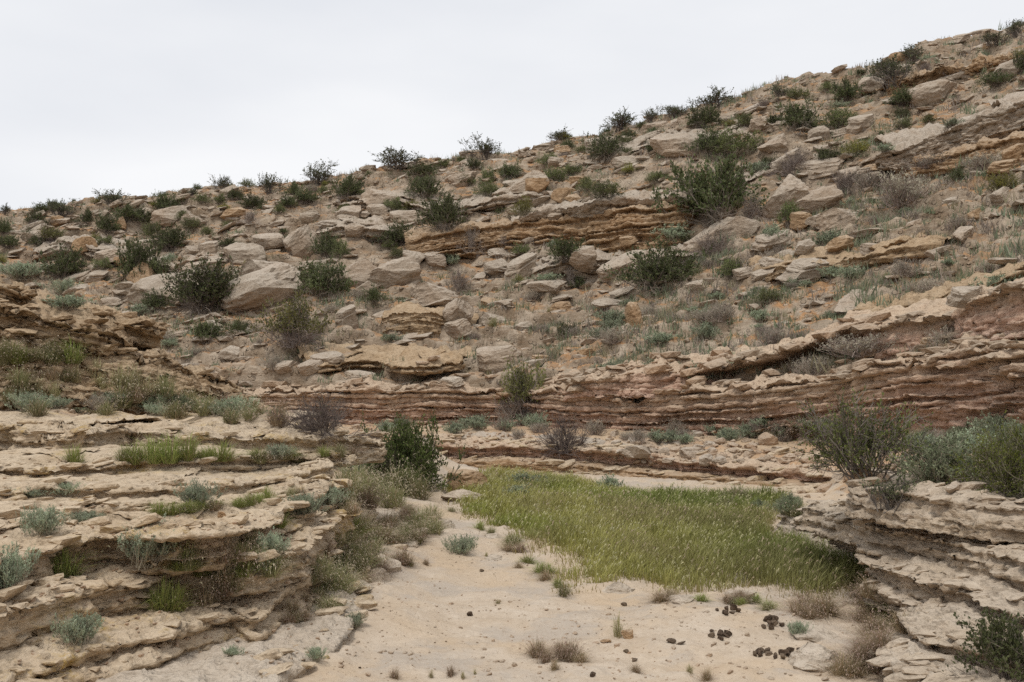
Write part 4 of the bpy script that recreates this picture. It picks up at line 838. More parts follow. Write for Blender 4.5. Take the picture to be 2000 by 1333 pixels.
# column, row of the foot, width, height, kind (letter), own label
SH = [(400, 612, 135, 95, 'F', 'big dark shrub with whitish tips beside long low pale boulder'), (265, 555, 88, 82, 'D', 'tall dark shrub beside the pointed orange rock'), (130, 547, 88, 62, 'D', 0), (336, 491, 78, 50, 'D', 0),
 (578, 674, 122, 90, 'O', 'broad shrub with yellow-olive top and bare grey skirt below the sloping boulder'), (622, 584, 104, 68, 'D', 'dark shrub overlapping the right end of the largest sloping boulder'), (640, 504, 56, 50, 'D', 0), (668, 505, 36, 34, 'G', 0),
 (400, 670, 80, 46, 'D', 0), (465, 660, 48, 32, 'D', 0), (302, 609, 58, 40, 'D', 0), (322, 418, 64, 40, 'D', 0), (252, 434, 64, 30, 'D', 0), (222, 408, 70, 34, 'V', 0), (120, 428, 50, 36, 'V', 0), (84, 417, 38, 18, 'D', 0), (10, 422, 30, 22, 'V', 0),
 (172, 441, 42, 34, 'D', 0), (205, 457, 44, 32, 'D', 0), (70, 442, 38, 30, 'D', 0), (428, 402, 26, 22, 'G', 0), (458, 394, 36, 24, 'D', 0), (525, 381, 54, 40, 'V', 0), (431, 375, 36, 28, 'V', 0), (376, 386, 26, 18, 'V', 0), (497, 413, 52, 28, 'D', 0),
 (487, 439, 42, 26, 'T', 0), (545, 419, 26, 18, 'G', 0), (595, 399, 50, 28, 'D', 0), (575, 386, 42, 32, 'D', 0), (622, 364, 80, 40, 'V', 0), (683, 391, 68, 44, 'D', 0), (378, 451, 44, 22, 'G', 0), (445, 449, 28, 14, 'G', 0), (405, 464, 28, 18, 'G', 0),
 (290, 466, 42, 28, 'G', 0), (283, 442, 44, 30, 'D', 0), (100, 476, 42, 30, 'O', 0), (60, 471, 34, 22, 'D', 0), (18, 486, 44, 24, 'D', 0), (206, 479, 32, 16, 'G', 0), (5, 461, 32, 32, 'D', 0),
 (770, 334, 90, 36, 'V', 0), (825, 389, 76, 50, 'D', 0), (868, 450, 90, 64, 'D', 0), (780, 480, 74, 44, 'D', 0), (762, 489, 36, 20, 'G', 0), (778, 505, 28, 20, 'G', 0), (957, 386, 52, 30, 'G', 0), (915, 364, 36, 20, 'G', 0), (950, 359, 36, 26, 'G', 0),
 (768, 415, 40, 28, 'G', 0), (803, 413, 30, 20, 'Y', 0), (1022, 421, 56, 34, 'Y', 'yellow-green shrub growing at the left of the layered band\'s grey cap'), (1145, 377, 42, 30, 'G', 0), (1190, 389, 68, 32, 'G', 0), (918, 492, 46, 44, 'T', 0), (1000, 482, 44, 22, 'T', 0),
 (1115, 562, 26, 38, 'T', 'small dead twiggy bush on the bare orange soil patch'), (715, 553, 26, 22, 'G', 0), (730, 594, 52, 34, 'D', 0), (895, 570, 52, 44, 'T', 0), (1100, 512, 74, 42, 'D', 0), (1285, 567, 148, 88, 'D', 'wide dark twiggy shrub beside the long tilted slab'),
 (1392, 216, 80, 40, 'V', 0), (1320, 232, 42, 22, 'V', 0), (1555, 257, 92, 62, 'D', 0), (1637, 257, 76, 44, 'G', 0), (1588, 254, 38, 20, 'G', 0), (1653, 202, 56, 42, 'D', 0), (1745, 168, 84, 58, 'V', 0), (1787, 124, 60, 34, 'V', 0), (1760, 210, 52, 38, 'D', 0),
 (1766, 234, 36, 24, 'D', 0), (1853, 154, 50, 22, 'T', 0), (1985, 76, 46, 36, 'V', 0), (1945, 90, 50, 24, 'V', 0), (1993, 148, 36, 42, 'D', 0), (1948, 170, 66, 28, 'D', 0), (1525, 196, 44, 34, 'V', 0), (1556, 197, 46, 22, 'G', 0), (1615, 181, 32, 20, 'G', 0),
 (1682, 150, 28, 14, 'D', 0), (1382, 252, 64, 42, 'D', 0), (1450, 250, 38, 26, 'G', 0), (1385, 304, 70, 52, 'D', 0), (1440, 307, 92, 50, 'G', 0), (1672, 307, 54, 32, 'Y', 0), (1615, 320, 64, 32, 'D', 0), (1552, 347, 76, 52, 'T', 'leafless grey bush in front of a grey boulder near the right outcrop'),
 (1400, 438, 200, 122, 'D', 'great sprawling dark shrub, biggest bush on the hillside'), (1318, 472, 60, 30, 'S', 0), (1543, 442, 52, 44, 'G', 0), (1465, 430, 66, 44, 'T', 0), (1650, 377, 70, 46, 'T', 0), (1760, 404, 118, 62, 'P', 0), (1700, 372, 70, 40, 'P', 0), (1920, 334, 84, 32, 'P', 0),
 (1430, 545, 64, 38, 'G', 'single bright green round bush on the open orange slope'), (1395, 507, 84, 56, 'T', 'grey twiggy bush half covering the great pale boulder'), (1690, 697, 150, 40, 'P', 'spreading grey sage plant growing in front of the cliff hollow'),
 (948, 312, 74, 38, 'V', 0), (1040, 287, 52, 24, 'V', 0), (1095, 279, 44, 24, 'V', 0), (1213, 256, 80, 40, 'V', 0), (1272, 242, 48, 28, 'V', 0), (1318, 234, 40, 26, 'V', 0), (1188, 314, 70, 56, 'D', 0), (993, 352, 52, 34, 'D', 0), (830, 347, 64, 24, 'D', 0), (1077, 325, 44, 24, 'G', 0),
 (1108, 294, 32, 20, 'D', 0), (1140, 302, 30, 14, 'G', 0), (1090, 357, 54, 28, 'G', 0), (1117, 344, 38, 20, 'G', 0), (1230, 342, 38, 22, 'Y', 0), (1283, 359, 48, 22, 'G', 0), (1280, 300, 40, 20, 'D', 0), (1500, 330, 40, 20, 'D', 0), (1860, 250, 40, 16, 'S', 0),
 (1730, 300, 36, 16, 'S', 0), (1200, 640, 60, 30, 'S', 0), (1810, 330, 90, 26, 'P', 0), (1640, 440, 60, 24, 'P', 0), (1340, 480, 50, 20, 'G', 0),
 (1020, 808, 96, 98, 'O', 'bush with green top growing out of the gap in the cliff'), (1000, 815, 60, 36, 'P', 'dry grey sage at the foot of the cliff bush')]
for px, py, w_, h_, kd, lab in SH:
    lb, gr = LAB['D' if kd == 'F' else kd]; nm = 'sage_plant' if kd in 'SP' else 'shrub'
    plant_px(nm, kd, px, py, w_, h_, lab or lb, nm.replace('_', ' '), None if lab else gr)
# low sage, dry herbs and small shrubs between the rocks
pts, vs, ts = spots(150, (.15 + sm(.55, .1, VV)) * (.35 + 1.4 * sm(0, .4, TT)) * (.4 + patch), rs)
for k, p in enumerate(pts):
    kd = 'SPSPPS'[k % 6]; w_ = rs.uniform(.35, .95); plant('sage_plant', kd, p, w_, w_ * rs.uniform(.4, .6), LAB[kd][0], 'sage plant', LAB[kd][1])
pts, vs, ts = spots(150, (.1 + upper) * (.3 + patch), rs)
for k, p in enumerate(pts):
    kd = 'GDGDYT'[k % 6]; w_ = rs.uniform(.35, .85); plant('shrub', kd, p, w_, w_ * rs.uniform(.5, .7), LAB[kd][0], 'shrub', LAB[kd][1])
pts, vs, ts = spots(45, .4 + sm(.6, .2, VV), rs)
for k, p in enumerate(pts):
    w_ = rs.uniform(.25, .5); plant('grass_tuft', 'dby'[k % 3], p, w_, w_ * rs.uniform(.6, 1.0), 'short tuft of dry grass between stones on the hillside', 'grass tuft', 'grass tufts on the hillside')

# low dry scrub that covers the ground between the rocks
pts, vs, ts = spots(3700, (.3 + sm(.7, .15, VV)) * (.4 + sm(-.1, .4, TT)) * (.35 + sm(-.1, .35, pn(HP * .5 + 90))), rs)
nb = 26; n = len(pts) * nb; c0 = np.repeat(pts, nb, 0); r0 = np.repeat(rs.uniform(.12, .38, len(pts)), nb)
az = rs.uniform(0, 6.283, n); rr = np.sqrt(rs.uniform(0, 1, n)) * r0; p0 = c0 + np.stack([rr * np.cos(az), rr * np.sin(az) * .7, -.05 + .25 * rr * np.sin(az)], 1)
hh = r0 * rs.uniform(.3, 1.0, n); tip = p0 + np.stack([rs.normal(0, .35, n) * hh, rs.normal(0, .35, n) * hh, hh + .05], 1); sw = np.stack([rs.normal(0, 1, n), rs.normal(0, 1, n), np.zeros(n)], 1) * .011
V = np.stack([p0 - sw, p0 + sw, tip + sw * .3], 1).reshape(-1, 3); F = np.arange(n * 3, dtype=np.int32).reshape(-1, 3)
tone = rs.integers(0, 4, len(pts)); pal = np.array([(.33, .28, .23), (.25, .29, .19), (.34, .31, .20), (.22, .26, .16)]); cols = np.repeat(pal[tone], nb, 0) * rs.uniform(.7, 1.25, (n, 1))
link('low_scrub', mesh_np('low_scrub', V, F, False, cols=cols), M_GRASS, None, kind='stuff', label='low dry scrub growing between the rocks of the hillside', category='scrub')

# ---------------------------------------------------------------- near plants, the grass field, stones and dung on the floor
KIND['N'] = [bush(81, 22, (7, 7), nleaf=7000, leaf=.020, leaf_low=.12, c1=(0.106, 0.138, 0.035), c2=(0.237, 0.269, 0.094), tw=(0.163, 0.138, 0.119), twr=.014, elev=(12, 88))]
KIND['B'] = [bush(86, 60, (5, 5), base=.2, wide=.7, lens=(.5, .34, .24), nleaf=20000, leaf=.024, leaf_low=.02, c1=(0.050, 0.072, 0.020), c2=(0.135, 0.163, 0.050), tw=(0.125, 0.106, 0.075), elev=(0, 88))]
KIND['E'] = [bush(85, 34, base=.18, kids=(8, 7), nleaf=14000, leaf=.020, leaf_low=.02, c1=(0.094, 0.131, 0.022), c2=(0.237, 0.269, 0.062), tw=(0.138, 0.119, 0.088), elev=(2, 88), flower=.004)]
KIND['Q'] = [bush(87, 60, (6, 4), nleaf=9000, leaf=.020, leaflen=2.6, leaf_low=0, c1=(.15, .18, .10), c2=(.28, .31, .19), tw=(0.225, 0.194, 0.150), twr=.008, upw=.4, elev=(15, 88), lens=(.6, .32, .18))]
KIND['M'] = [bush(88, 30, (7, 6), nleaf=500, leaf=.018, leaf_low=.5, c1=(0.112, 0.112, 0.062), c2=(0.175, 0.163, 0.100), tw=(0.119, 0.094, 0.085), twr=.012)]
KIND['A'] = [bush(90 + i, 60, (6, 4), nleaf=8500, leaf=.018, leaflen=2.8, leaf_low=0, c1=(.22, .27, .175), c2=(.39, .43, .305), tw=(0.300, 0.263, 0.200), twr=.007, upw=.55, elev=(20, 89), lens=(.6, .30, .16)) for i in range(3)]
for k in 'NBEQMA':
    for a, b in KIND[k]: a.materials.append(M_TWIG); b.materials.append(M_LEAF)
plant_px('bush', 'B', 786, 950, 200, 118, 'round leafy dark green bush at the end of the pale terrace', 'bush', d_=1.5)
plant_px('bush', 'N', 1690, 936, 215, 152, 'open thorny bush with small green leaves on the right-hand ledges', 'bush')
plant_px('bush', 'E', 1985, 972, 190, 140, 'dense bright green bush on top of the grey ledges', 'bush')
plant_px('bush', 'Q', 1850, 945, 180, 84, 'grey-green sage bush between the thorny bush and the bright green bush', 'bush')
plant_px('bush', 'V', 1735, 1000, 100, 78, 'small dark bush rooted in a crack of the grey ledges', 'bush', tilt=-15)
plant_px('bush', 'D', 1975, 1330, 190, 120, 'dark bush at the foot of the grey ledges', 'bush')
plant_px('bush', 'M', 635, 846, 150, 74, 'bare dark purple thorn bush behind the terrace tip', 'bush')
plant_px('bush', 'M', 1102, 882, 105, 66, 'bare dark thorn bush standing on the low far ledge', 'bush')
SG = 'sage plants on the terrace'; SL = 'silvery sage plant growing from a terrace step'
for px, py, w_, h_, lab in [(282, 1102, 118, 72, 'largest silvery sage cushion, under a pale overhanging terrace lip'), (85, 1045, 82, 50, 0), (12, 1158, 100, 84, 0), (155, 1260, 84, 52, 0), (545, 897, 52, 26, 0), (60, 975, 60, 20, 0), (128, 972, 44, 26, 0), (170, 1026, 64, 24, 0),
        (455, 1284, 36, 18, 0), (619, 1292, 36, 24, 'tiny sage plant on the lowest pale slab beside the sand'), (694, 1228, 38, 28, 0), (690, 938, 46, 40, 0), (596, 1012, 70, 42, 0), (640, 992, 62, 40, 0), (385, 990, 70, 46, 0), (530, 1090, 60, 44, 0), (505, 1120, 50, 40, 0)]:
    plant_px('sage_plant', 'A', px, py, w_, h_, lab or SL, 'sage plant', None if lab else SG)
rp = random.Random(5)
def many(n, poly, kinds, wr, hr, label, name, cat, group, minpx=0):
    """plants over a patch of ground seen in the photo"""
    xs = [p[0] for p in poly]; ys = [p[1] for p in poly]; k = 0; t = 0
    while k < n and t < n * 30:
        t += 1; x, y = rp.uniform(min(xs), max(xs)), rp.uniform(min(ys), max(ys)); ins = False; j = len(poly) - 1
        for i in range(len(poly)):
            if (poly[i][1] > y) != (poly[j][1] > y) and x < (poly[j][0] - poly[i][0]) * (y - poly[i][1]) / (poly[j][1] - poly[i][1]) + poly[i][0]: ins = not ins
            j = i
        if not ins: continue
        w_ = rp.uniform(*wr); plant_px(name, rp.choice(kinds), x, y, w_, w_ * rp.uniform(*hr), label, cat, group); k += 1
GT = 'grass_tuft'
TL = 'green grass tuft sprouting from a terrace step'; TG = 'green grass tufts on the terrace'
for px, py, w_, h_ in [(262, 906, 60, 50), (300, 903, 70, 66), (335, 902, 76, 70), (368, 898, 60, 60), (250, 900, 40, 36), (436, 900, 64, 50), (412, 902, 40, 34), (145, 907, 48, 50), (127, 1124, 76, 70), (110, 1126, 40, 46), (488, 988, 40, 32), (520, 980, 44, 36), (505, 985, 30, 26),
        (310, 1008, 40, 40), (338, 1006, 50, 34), (372, 1002, 44, 30), (545, 1030, 50, 44), (320, 1192, 84, 76), (345, 1190, 60, 60), (300, 1182, 40, 40), (470, 1110, 70, 60)]:
    plant_px(GT, 'g', px, py, w_, h_, TL, 'grass tuft', TG)
many(12, [(40, 902), (700, 890), (700, 902), (40, 914)], 'dgdb', (34, 58), (.45, .75), 'mixed grass tuft growing along a terrace step', GT, 'grass tuft', 'green grass tufts on the terrace')
many(9, [(300, 1004), (560, 975), (640, 955), (640, 968), (420, 1006)], 'dgb', (28, 48), (.45, .75), 'mixed grass tuft growing along a terrace step', GT, 'grass tuft', 'green grass tufts on the terrace')
many(10, [(560, 1180), (640, 1150), (690, 1165), (620, 1215), (540, 1225)], 'bd', (34, 60), (.5, .8), 'mixed grass tuft growing along a terrace step', GT, 'grass tuft', 'grass under the terrace edge')
many(20, [(345, 1095), (480, 1060), (560, 1085), (560, 1130), (470, 1170), (380, 1195), (330, 1160)], 'bdbdg', (50, 85), (.6, .95), 'dry brownish grass tuft in the recess between two terrace ledges', GT, 'grass tuft', 'dry grass on the terrace')
many(26, [(612, 1180), (600, 1110), (640, 1060), (700, 1040), (735, 1090), (730, 1130), (650, 1190)], 'ddbg', (46, 80), (.6, .95), 'greyish green grass tuft on the slope under the terrace edge', GT, 'grass tuft', 'grass under the terrace edge')
many(20, [(740, 1075), (740, 1035), (800, 1000), (845, 1010), (850, 1050), (800, 1080)], 'dbd', (40, 66), (.5, .8), 'greyish green grass tuft on the slope under the terrace edge', GT, 'grass tuft', 'grass under the terrace edge')
many(34, [(640, 1010), (690, 930), (730, 880), (790, 930), (850, 975), (800, 985), (720, 1010)], 'ddb', (46, 76), (.7, 1.1), 'tall mauve-green grass tuft between terrace and dark green bush', GT, 'grass tuft', 'grass beside the dark green bush')
many(16, [(680, 1140), (770, 1090), (800, 1110), (720, 1150), (680, 1180)], 'bbd', (30, 56), (.5, .8), 'short dry grass tuft on the rocky left margin of the path', GT, 'grass tuft', 'dry grass beside the path')
many(36, [(0, 735), (120, 715), (300, 760), (470, 800), (620, 842), (480, 832), (200, 815), (0, 812)], 'dbdy', (40, 78), (.6, .9), 'mixed dry grass tuft on the bank below the brown crag', GT, 'grass tuft', 'grass on the left bank')
many(12, [(0, 790), (220, 790), (240, 812), (0, 815)], 'AAP', (46, 76), (.35, .55), 'silvery sage plant on the bank below the brown crag', 'sage_plant', 'sage plant', 'sage on the left bank')
many(8, [(240, 790), (600, 825), (600, 840), (300, 815)], 'AQ', (36, 60), (.5, .7), 'silvery sage plant on the bank below the brown crag', 'sage_plant', 'sage plant', 'sage on the left bank')
many(10, [(0, 690), (130, 700), (160, 720), (0, 740)], 'ddg', (46, 70), (.6, .9), 'mixed dry grass tuft on the bank below the brown crag', GT, 'grass tuft', 'grass on the left bank')
plant_px('sage_plant', 'A', 45, 548, 76, 32, 'sage plant on top of the brown crag, behind its uppermost slab', 'sage plant'); plant_px('sage_plant', 'A', 128, 578, 60, 30, 'sage plant with pale flower spikes on the brown crag', 'sage plant'); plant_px('sage_plant', 'S', 130, 606, 70, 26, 'sage plant in the cleft between two crag slabs', 'sage plant')
many(26, [(1540, 1185), (1700, 1165), (1770, 1190), (1770, 1230), (1700, 1330), (1600, 1330), (1660, 1250), (1560, 1225)], 'b', (50, 80), (.5, .85), 'reddish brown dry grass tuft at the foot of the grey ledges', GT, 'grass tuft', 'dry grass below the grey ledges')
plant_px(GT, 'g', 1742, 1222, 84, 74, 'green grass tuft pressed against the grey ledges', 'grass tuft')
many(7, [(1030, 1275), (1150, 1275), (1160, 1298), (1040, 1300)], 'b', (34, 56), (.7, 1.0), 'low reddish dry grass tuft on the bare sandy floor', GT, 'grass tuft', 'dry grass on the sandy floor')
plant_px(GT, 'y', 1208, 1246, 50, 58, 'thin straw-coloured grass tuft beside a small orange stone', 'grass tuft'); plant_px(GT, 'b', 1292, 1176, 54, 26, 'low reddish dry grass tuft on the bare sandy floor', 'grass tuft', 'dry grass on the sandy floor')
plant_px('sage_plant', 'A', 900, 1084, 64, 34, 'sage plant at the head of the sandy path', 'sage plant'); plant_px('sage_plant', 'A', 1560, 1248, 34, 30, 'small pale sage plant beside the black dung', 'sage plant')
many(9, [(820, 830), (1080, 830), (1080, 862), (900, 866)], 'SPS', (30, 52), (.5, .7), 'sage plant on the shelf below the red cliff', 'sage_plant', 'sage plant', 'sage below the red cliff')
many(16, [(1120, 845), (1560, 850), (1580, 880), (1250, 870)], 'SPP', (26, 46), (.5, .8), 'sage plant on the shelf below the red cliff', 'sage_plant', 'sage plant', 'sage below the red cliff')
many(18, [(1480, 832), (1640, 838), (1640, 868), (1500, 860)], 'dbS', (36, 60), (.4, .6), 'grass on the shelf between red cliff and thorny bush', GT, 'grass tuft', 'grass below the red cliff')
many(22, [(1780, 855), (1990, 855), (1990, 900), (1790, 890)], 'SQd', (50, 90), (.4, .6), 'sage plant on the bank behind the bright green bush', 'sage_plant', 'sage plant', 'sage on the right bank')
plant_px('sage_plant', 'S', 1188, 962, 44, 30, 'sage plant against the low far ledge at the edge of the grass', 'sage plant'); plant_px('sage_plant', 'S', 1030, 955, 60, 26, 'sage plant in the thin grass near the rust-brown boulder', 'sage plant', 'sage near the rust-brown boulder'); plant_px('sage_plant', 'S', 1010, 978, 50, 26, 'sage plant in the thin grass near the rust-brown boulder', 'sage plant', 'sage near the rust-brown boulder')
many(10, [(1380, 985), (1550, 975), (1560, 1010), (1420, 1000)], 'Qd', (40, 66), (.5, .7), 'grey-green herb among the grass by the far ledge', 'sage_plant', 'sage plant', 'sage in the grass')

many(9, [(900, 1310), (1000, 1300), (1350, 1310), (1400, 1333), (650, 1333)], 'by', (16, 34), (.6, 1.1), 'sparse little dry tuft on the bare sandy floor', GT, 'grass tuft', 'sparse dry tufts on the sand')
many(6, [(860, 1030), (960, 1040), (1020, 1100), (1000, 1200), (760, 1250), (790, 1120)], 'by', (12, 26), (.5, 1.0), 'sparse little dry tuft on the bare sandy floor', GT, 'grass tuft', 'sparse dry tufts on the sand')
for k in range(44):
    x, y = (rp.uniform(5, 11), rp.uniform(9.5, 16.5)) if k % 2 else (rp.uniform(-8, -2.2), rp.uniform(14, 25)); g = drop(x, y, 2.6)
    if g is None or g[0].z > 1.9: continue
    w_ = rp.uniform(.3, .7); plant('sage_plant', 'SPQ'[k % 3], g[0], w_, w_ * .55, 'grey sage plant on the open stony bank behind the ledges', 'sage plant', 'sage on the open banks')
# the field of grass
FIELD = [(852, 972), (880, 1000), (905, 1018), (960, 1035), (1010, 1062), (1035, 1100), (1120, 1166), (1160, 1152), (1235, 1150), (1300, 1162), (1400, 1158), (1480, 1166), (1540, 1184), (1620, 1178), (1700, 1172), (1760, 1170),
         (1745, 1110), (1700, 1075), (1640, 1064), (1560, 1052), (1535, 1012), (1565, 985), (1575, 976), (1450, 972), (1350, 968), (1250, 962), (1150, 942), (1050, 928), (960, 924), (905, 940), (868, 955)]
fw = np.array([atz(x, y, 0.0)[:2] for x, y in FIELD])
def inside(poly, x, y):
    r = np.zeros(len(x), bool); j = len(poly) - 1
    for i in range(len(poly)):
        a, b = poly[i], poly[j]; r ^= ((a[1] > y) != (b[1] > y)) & (x < (b[0] - a[0]) * (y - a[1]) / (b[1] - a[1] + 1e-9) + a[0]); j = i
    return r
rg_ = np.random.default_rng(3); NB = 260000
bx, by = rg_.uniform(fw[:, 0].min() - .2, fw[:, 0].max() + .2, NB), rg_.uniform(fw[:, 1].min() - .2, fw[:, 1].max() + .2, NB)
jx, jy = bx + .28 * pn2(bx * 1.7, by * 1.7, 3), by + .28 * pn2(bx * 1.7, by * 1.7, 9)
ed = np.full(NB, 9.0)
for i in range(len(fw)):
    a_, b2 = fw[i], fw[(i + 1) % len(fw)]; ab = b2 - a_; t_ = np.clip(((jx - a_[0]) * ab[0] + (jy - a_[1]) * ab[1]) / (ab @ ab), 0, 1); ed = np.minimum(ed, np.hypot(jx - a_[0] - t_ * ab[0], jy - a_[1] - t_ * ab[1]))
ed = ed + .22 * pn2(bx * 4, by * 4, 5) + .3 * pn2(bx * 1.4, by * 1.4, 15)
k = inside(fw, jx, jy) & (rg_.uniform(0, 1, NB) < sm(-.05, .7, ed) + .03) & (rg_.uniform(0, 1, NB) < np.clip(1.5 - by / 22, .55, 1)); bx, by, ed = bx[k][:115000], by[k][:115000], ed[k][:115000]; n = len(bx)
gz = ground_z(bx, by)
G1 = pn2(bx * .45, by * .3, 21); G2 = pn2(bx * .9, by * .6, 27); G3 = pn2(bx * 3, by * 3, 31)
G4 = pn2(bx * 7, by * 7, 41)
h = (.175 + .05 * G2 + .07 * G3 + .07 * G4) * (.35 + .85 * rg_.uniform(0, 1, n) ** 1.5) * (.45 + .55 * sm(0, .6, ed))
az = rg_.uniform(0, 6.283, n) * .85 + 6.283 * pn2(bx * 1.3, by * 1.3, 51); le = h * rg_.uniform(.05, .9, n); wd = .0036 * rg_.uniform(.7, 1.4, n) * np.clip(by / 11, .9, 1.7)
o_ = np.stack([np.cos(az), np.sin(az), np.zeros(n)], 1); p0 = np.stack([bx, by, gz - .01], 1)
p1 = p0 + o_ * (le * .35)[:, None]; p1[:, 2] += h * .62; p2 = p0 + o_ * le[:, None]; p2[:, 2] += h
sv = np.stack([-np.sin(az + .7), np.cos(az + .7), np.zeros(n)], 1) * wd[:, None]
V = np.stack([p0 - sv, p0 + sv, p1 + sv * .85, p1 - sv * .85, p2], 1).reshape(-1, 3); kk = (np.arange(n) * 5)[:, None]
F = np.concatenate([kk + np.array([[0, 1, 2]]), kk + np.array([[0, 2, 3]]), kk + np.array([[3, 2, 4]])])
f = rg_.uniform(0, 1, (n, 1)); green = np.array((.175, .225, .045)) * (1 - f) + np.array((.275, .315, .08)) * f
yel = np.array((.285, .285, .08)) * (1 - f) + np.array((.41, .385, .135)) * f; mauve = np.array((.28, .235, .14)) * (1 - f) + np.array((.40, .33, .22)) * f
a = sm(-.12, .45, G1 + .3 * (rg_.uniform(0, 1, n) - .5))[:, None]; b_ = sm(-.05, .45, G2 - .35 * G1 + .5 * (rg_.uniform(0, 1, n) - .5))[:, None]
c = yel * (1 - a) + green * a; c = (c * (1 - .35 * b_) + mauve * .35 * b_) * (1 + .4 * G4[:, None]); wz = sm(.3, 2.2, bx + .5 * G1 - .12 * (by - 8))[:, None] * .5; c = c * (1 - wz) + np.array((.15, .165, .06)) * wz * (1 + .4 * (f - .5))
fr_ = sm(.35, .02, ed)[:, None] * .6; c = c * (1 - fr_) + np.array((.31, .215, .12)) * fr_
low = c * .7 + np.array((.34, .24, .13)) * .3
cols = np.concatenate([low, c, c])
m = np.where(rg_.uniform(0, 1, n) < .06)[0]; q = p2[m]; o2 = o_[m] * .035; hs = rg_.uniform(.45, .95, (len(m), 1))
hv = np.stack([q - sv[m] * .5, q + sv[m] * .5, q + o2 * hs + np.array([0, 0, .028]) * hs + sv[m] * 1.5, q + o2 * hs + np.array([0, 0, .028]) * hs - sv[m] * 1.5, q + o2 * 2.1 * hs - np.array([0, 0, .02])], 1).reshape(-1, 3)
kk = (np.arange(len(m)) * 5)[:, None] + len(V); F = np.concatenate([F, kk + np.array([[0, 1, 2]]), kk + np.array([[0, 2, 3]]), kk + np.array([[3, 2, 4]])]).astype(np.int32)
hc = np.where((b_[m] > .6), np.array((.46, .37, .25)), np.array((.52, .49, .28))) * rg_.uniform(.7, 1.15, (len(m), 1)); V = np.concatenate([V, hv]); cols = np.concatenate([cols, hc, hc, hc])
link('meadow_grass', mesh_np('meadow_grass', V, F, False, cols=np.clip(cols, .004, 1)), M_GRASS, None, kind='stuff', label='green and straw-coloured grass filling the hollow of the dry stream bed', category='grass')

many(16, [(880, 1000), (1010, 1058), (1120, 1160), (1100, 1172), (1000, 1085), (870, 1010)], 'dgb', (22, 44), (.5, .8), 'short grass tuft on the sandy edge of the meadow', GT, 'grass tuft', 'tufts at the meadow edge')
many(12, [(1180, 1160), (1480, 1172), (1560, 1200), (1400, 1180)], 'dgb', (20, 40), (.5, .8), 'short grass tuft on the sandy edge of the meadow', GT, 'grass tuft', 'tufts at the meadow edge')
# rocks on the floor and on the shelf
P_FLOOR = protos('boulder', 4, 4, M_FLOORROCK, 700); P_LITE = protos('rock', 5, 3, M_STONE, 720)
def rock_px(name, me, px, py, w_, h_, label, cat, group=None, depth=.7, roll=0, sink=.3, yaw=0):
    g = hit(px, py)
    if g is None: return
    D = g[0].y; sx, sz = w_ * D / FPX, h_ * D / FPX * 1.3
    return place_rock(name, me, g[0], g[1], (sx, sx * depth, sz), roll, 0, yaw, sink, label, cat, group)
rock_px('boulder', P_WARM[2], 914, 955, 82, 42, 'rust-brown boulder lying in the grass beside the dark green bush', 'boulder'); rock_px('boulder', P_FLOOR[0], 905, 975, 100, 22, 'low grey rock hump in front of the rust-brown boulder', 'boulder')
HL = 'low pale bedrock hump along the edge of the sandy path'; HG = 'bedrock humps along the path'
for i, (px, py, w_, h_) in enumerate([(1205, 1156, 74, 30), (1440, 1164, 66, 22), (1330, 1172, 60, 14), (1600, 1246, 120, 34), (1585, 1290, 140, 60), (697, 1070, 64, 30), (752, 1110, 56, 40), (722, 1130, 90, 34), (700, 1150, 70, 26), (812, 1042, 40, 20), (862, 1030, 60, 22), (965, 1050, 40, 14), (962, 1092, 56, 16), (650, 1165, 60, 26), (800, 1064, 60, 20), (1640, 1180, 60, 20)]):
    rock_px('bedrock_hump', P_FLOOR[i % 4], px, py, w_, h_, HL, 'rock', HG, .9, rp.uniform(-6, 6), .52, rp.uniform(0, 180))
for px, py, w_, h_, me, lb in [(1685, 934, 36, 26, P_WARM[0], 'orange stone on top of the grey ledges below the thorny bush'), (1660, 936, 26, 18, P_ROCK[1], 'pinkish stone beside the orange stone on the grey ledges'), (1640, 938, 30, 14, P_ROCKB[2], 'grey stone at the tip of the topmost grey ledge'),
        (1722, 940, 40, 18, P_ROCK[3], 'pale flat stone right of the orange stone on the grey ledges'), (1752, 912, 30, 24, P_ROCKB[1], 'pale pointed stone under the thorny bush'), (1934, 882, 20, 12, P_WARM[1], 'small orange stone beside the bright green bush'),
        (1865, 958, 40, 20, P_ROCKB[3], 'grey stone under the grey-green sage bush'), (1225, 1246, 24, 17, P_WARM[3], 'small orange stone on the sandy floor beside straw-coloured grass'), (1183, 1255, 22, 8, P_WARM[4], 'flat reddish stone on the sandy floor'), (434, 1008, 18, 10, P_WARM[0], 'small orange stone lying on the pale terrace lip'),
        (1775, 1012, 30, 10, P_FLAT[1], 'flat stone on the second grey ledge'), (1500, 868, 40, 26, P_LITE[0], 'tallest pale stone in the rubble on the shelf below the red cliff'), (1250, 888, 60, 20, P_FLAT[2], 'flat slab on the shelf above the long low ledge'), (1355, 892, 56, 20, P_FLAT[3], 'brown flat slab at the rim of the long low ledge')]:
    rock_px('stone', me, px, py, w_, h_, lb, 'stone')
rw = np.random.default_rng(19)
def floor_pts(n, fn): return [p for p in (fn() for _ in range(n)) if p is not None]
for k in range(110):
    g = hit(rw.uniform(1180, 1600), 846 + 60 * rw.uniform(0, 1) ** .9)
    if g is None or g[0].z > 1.6: continue
    s_ = rw.uniform(.10, .34); place_rock('stone', P_LITE[k % 5] if k % 3 else P_FLAT[k % 6], g[0], None, (s_, s_ * .8, s_ * rw.uniform(.3, .6)), rw.uniform(-10, 15), rw.uniform(-5, 10), rw.uniform(0, 360), .3, 'pale broken stone in the rubble on the shelf below the red cliff', 'stone', 'stones on the shelf')
pp, sz_ = [], []
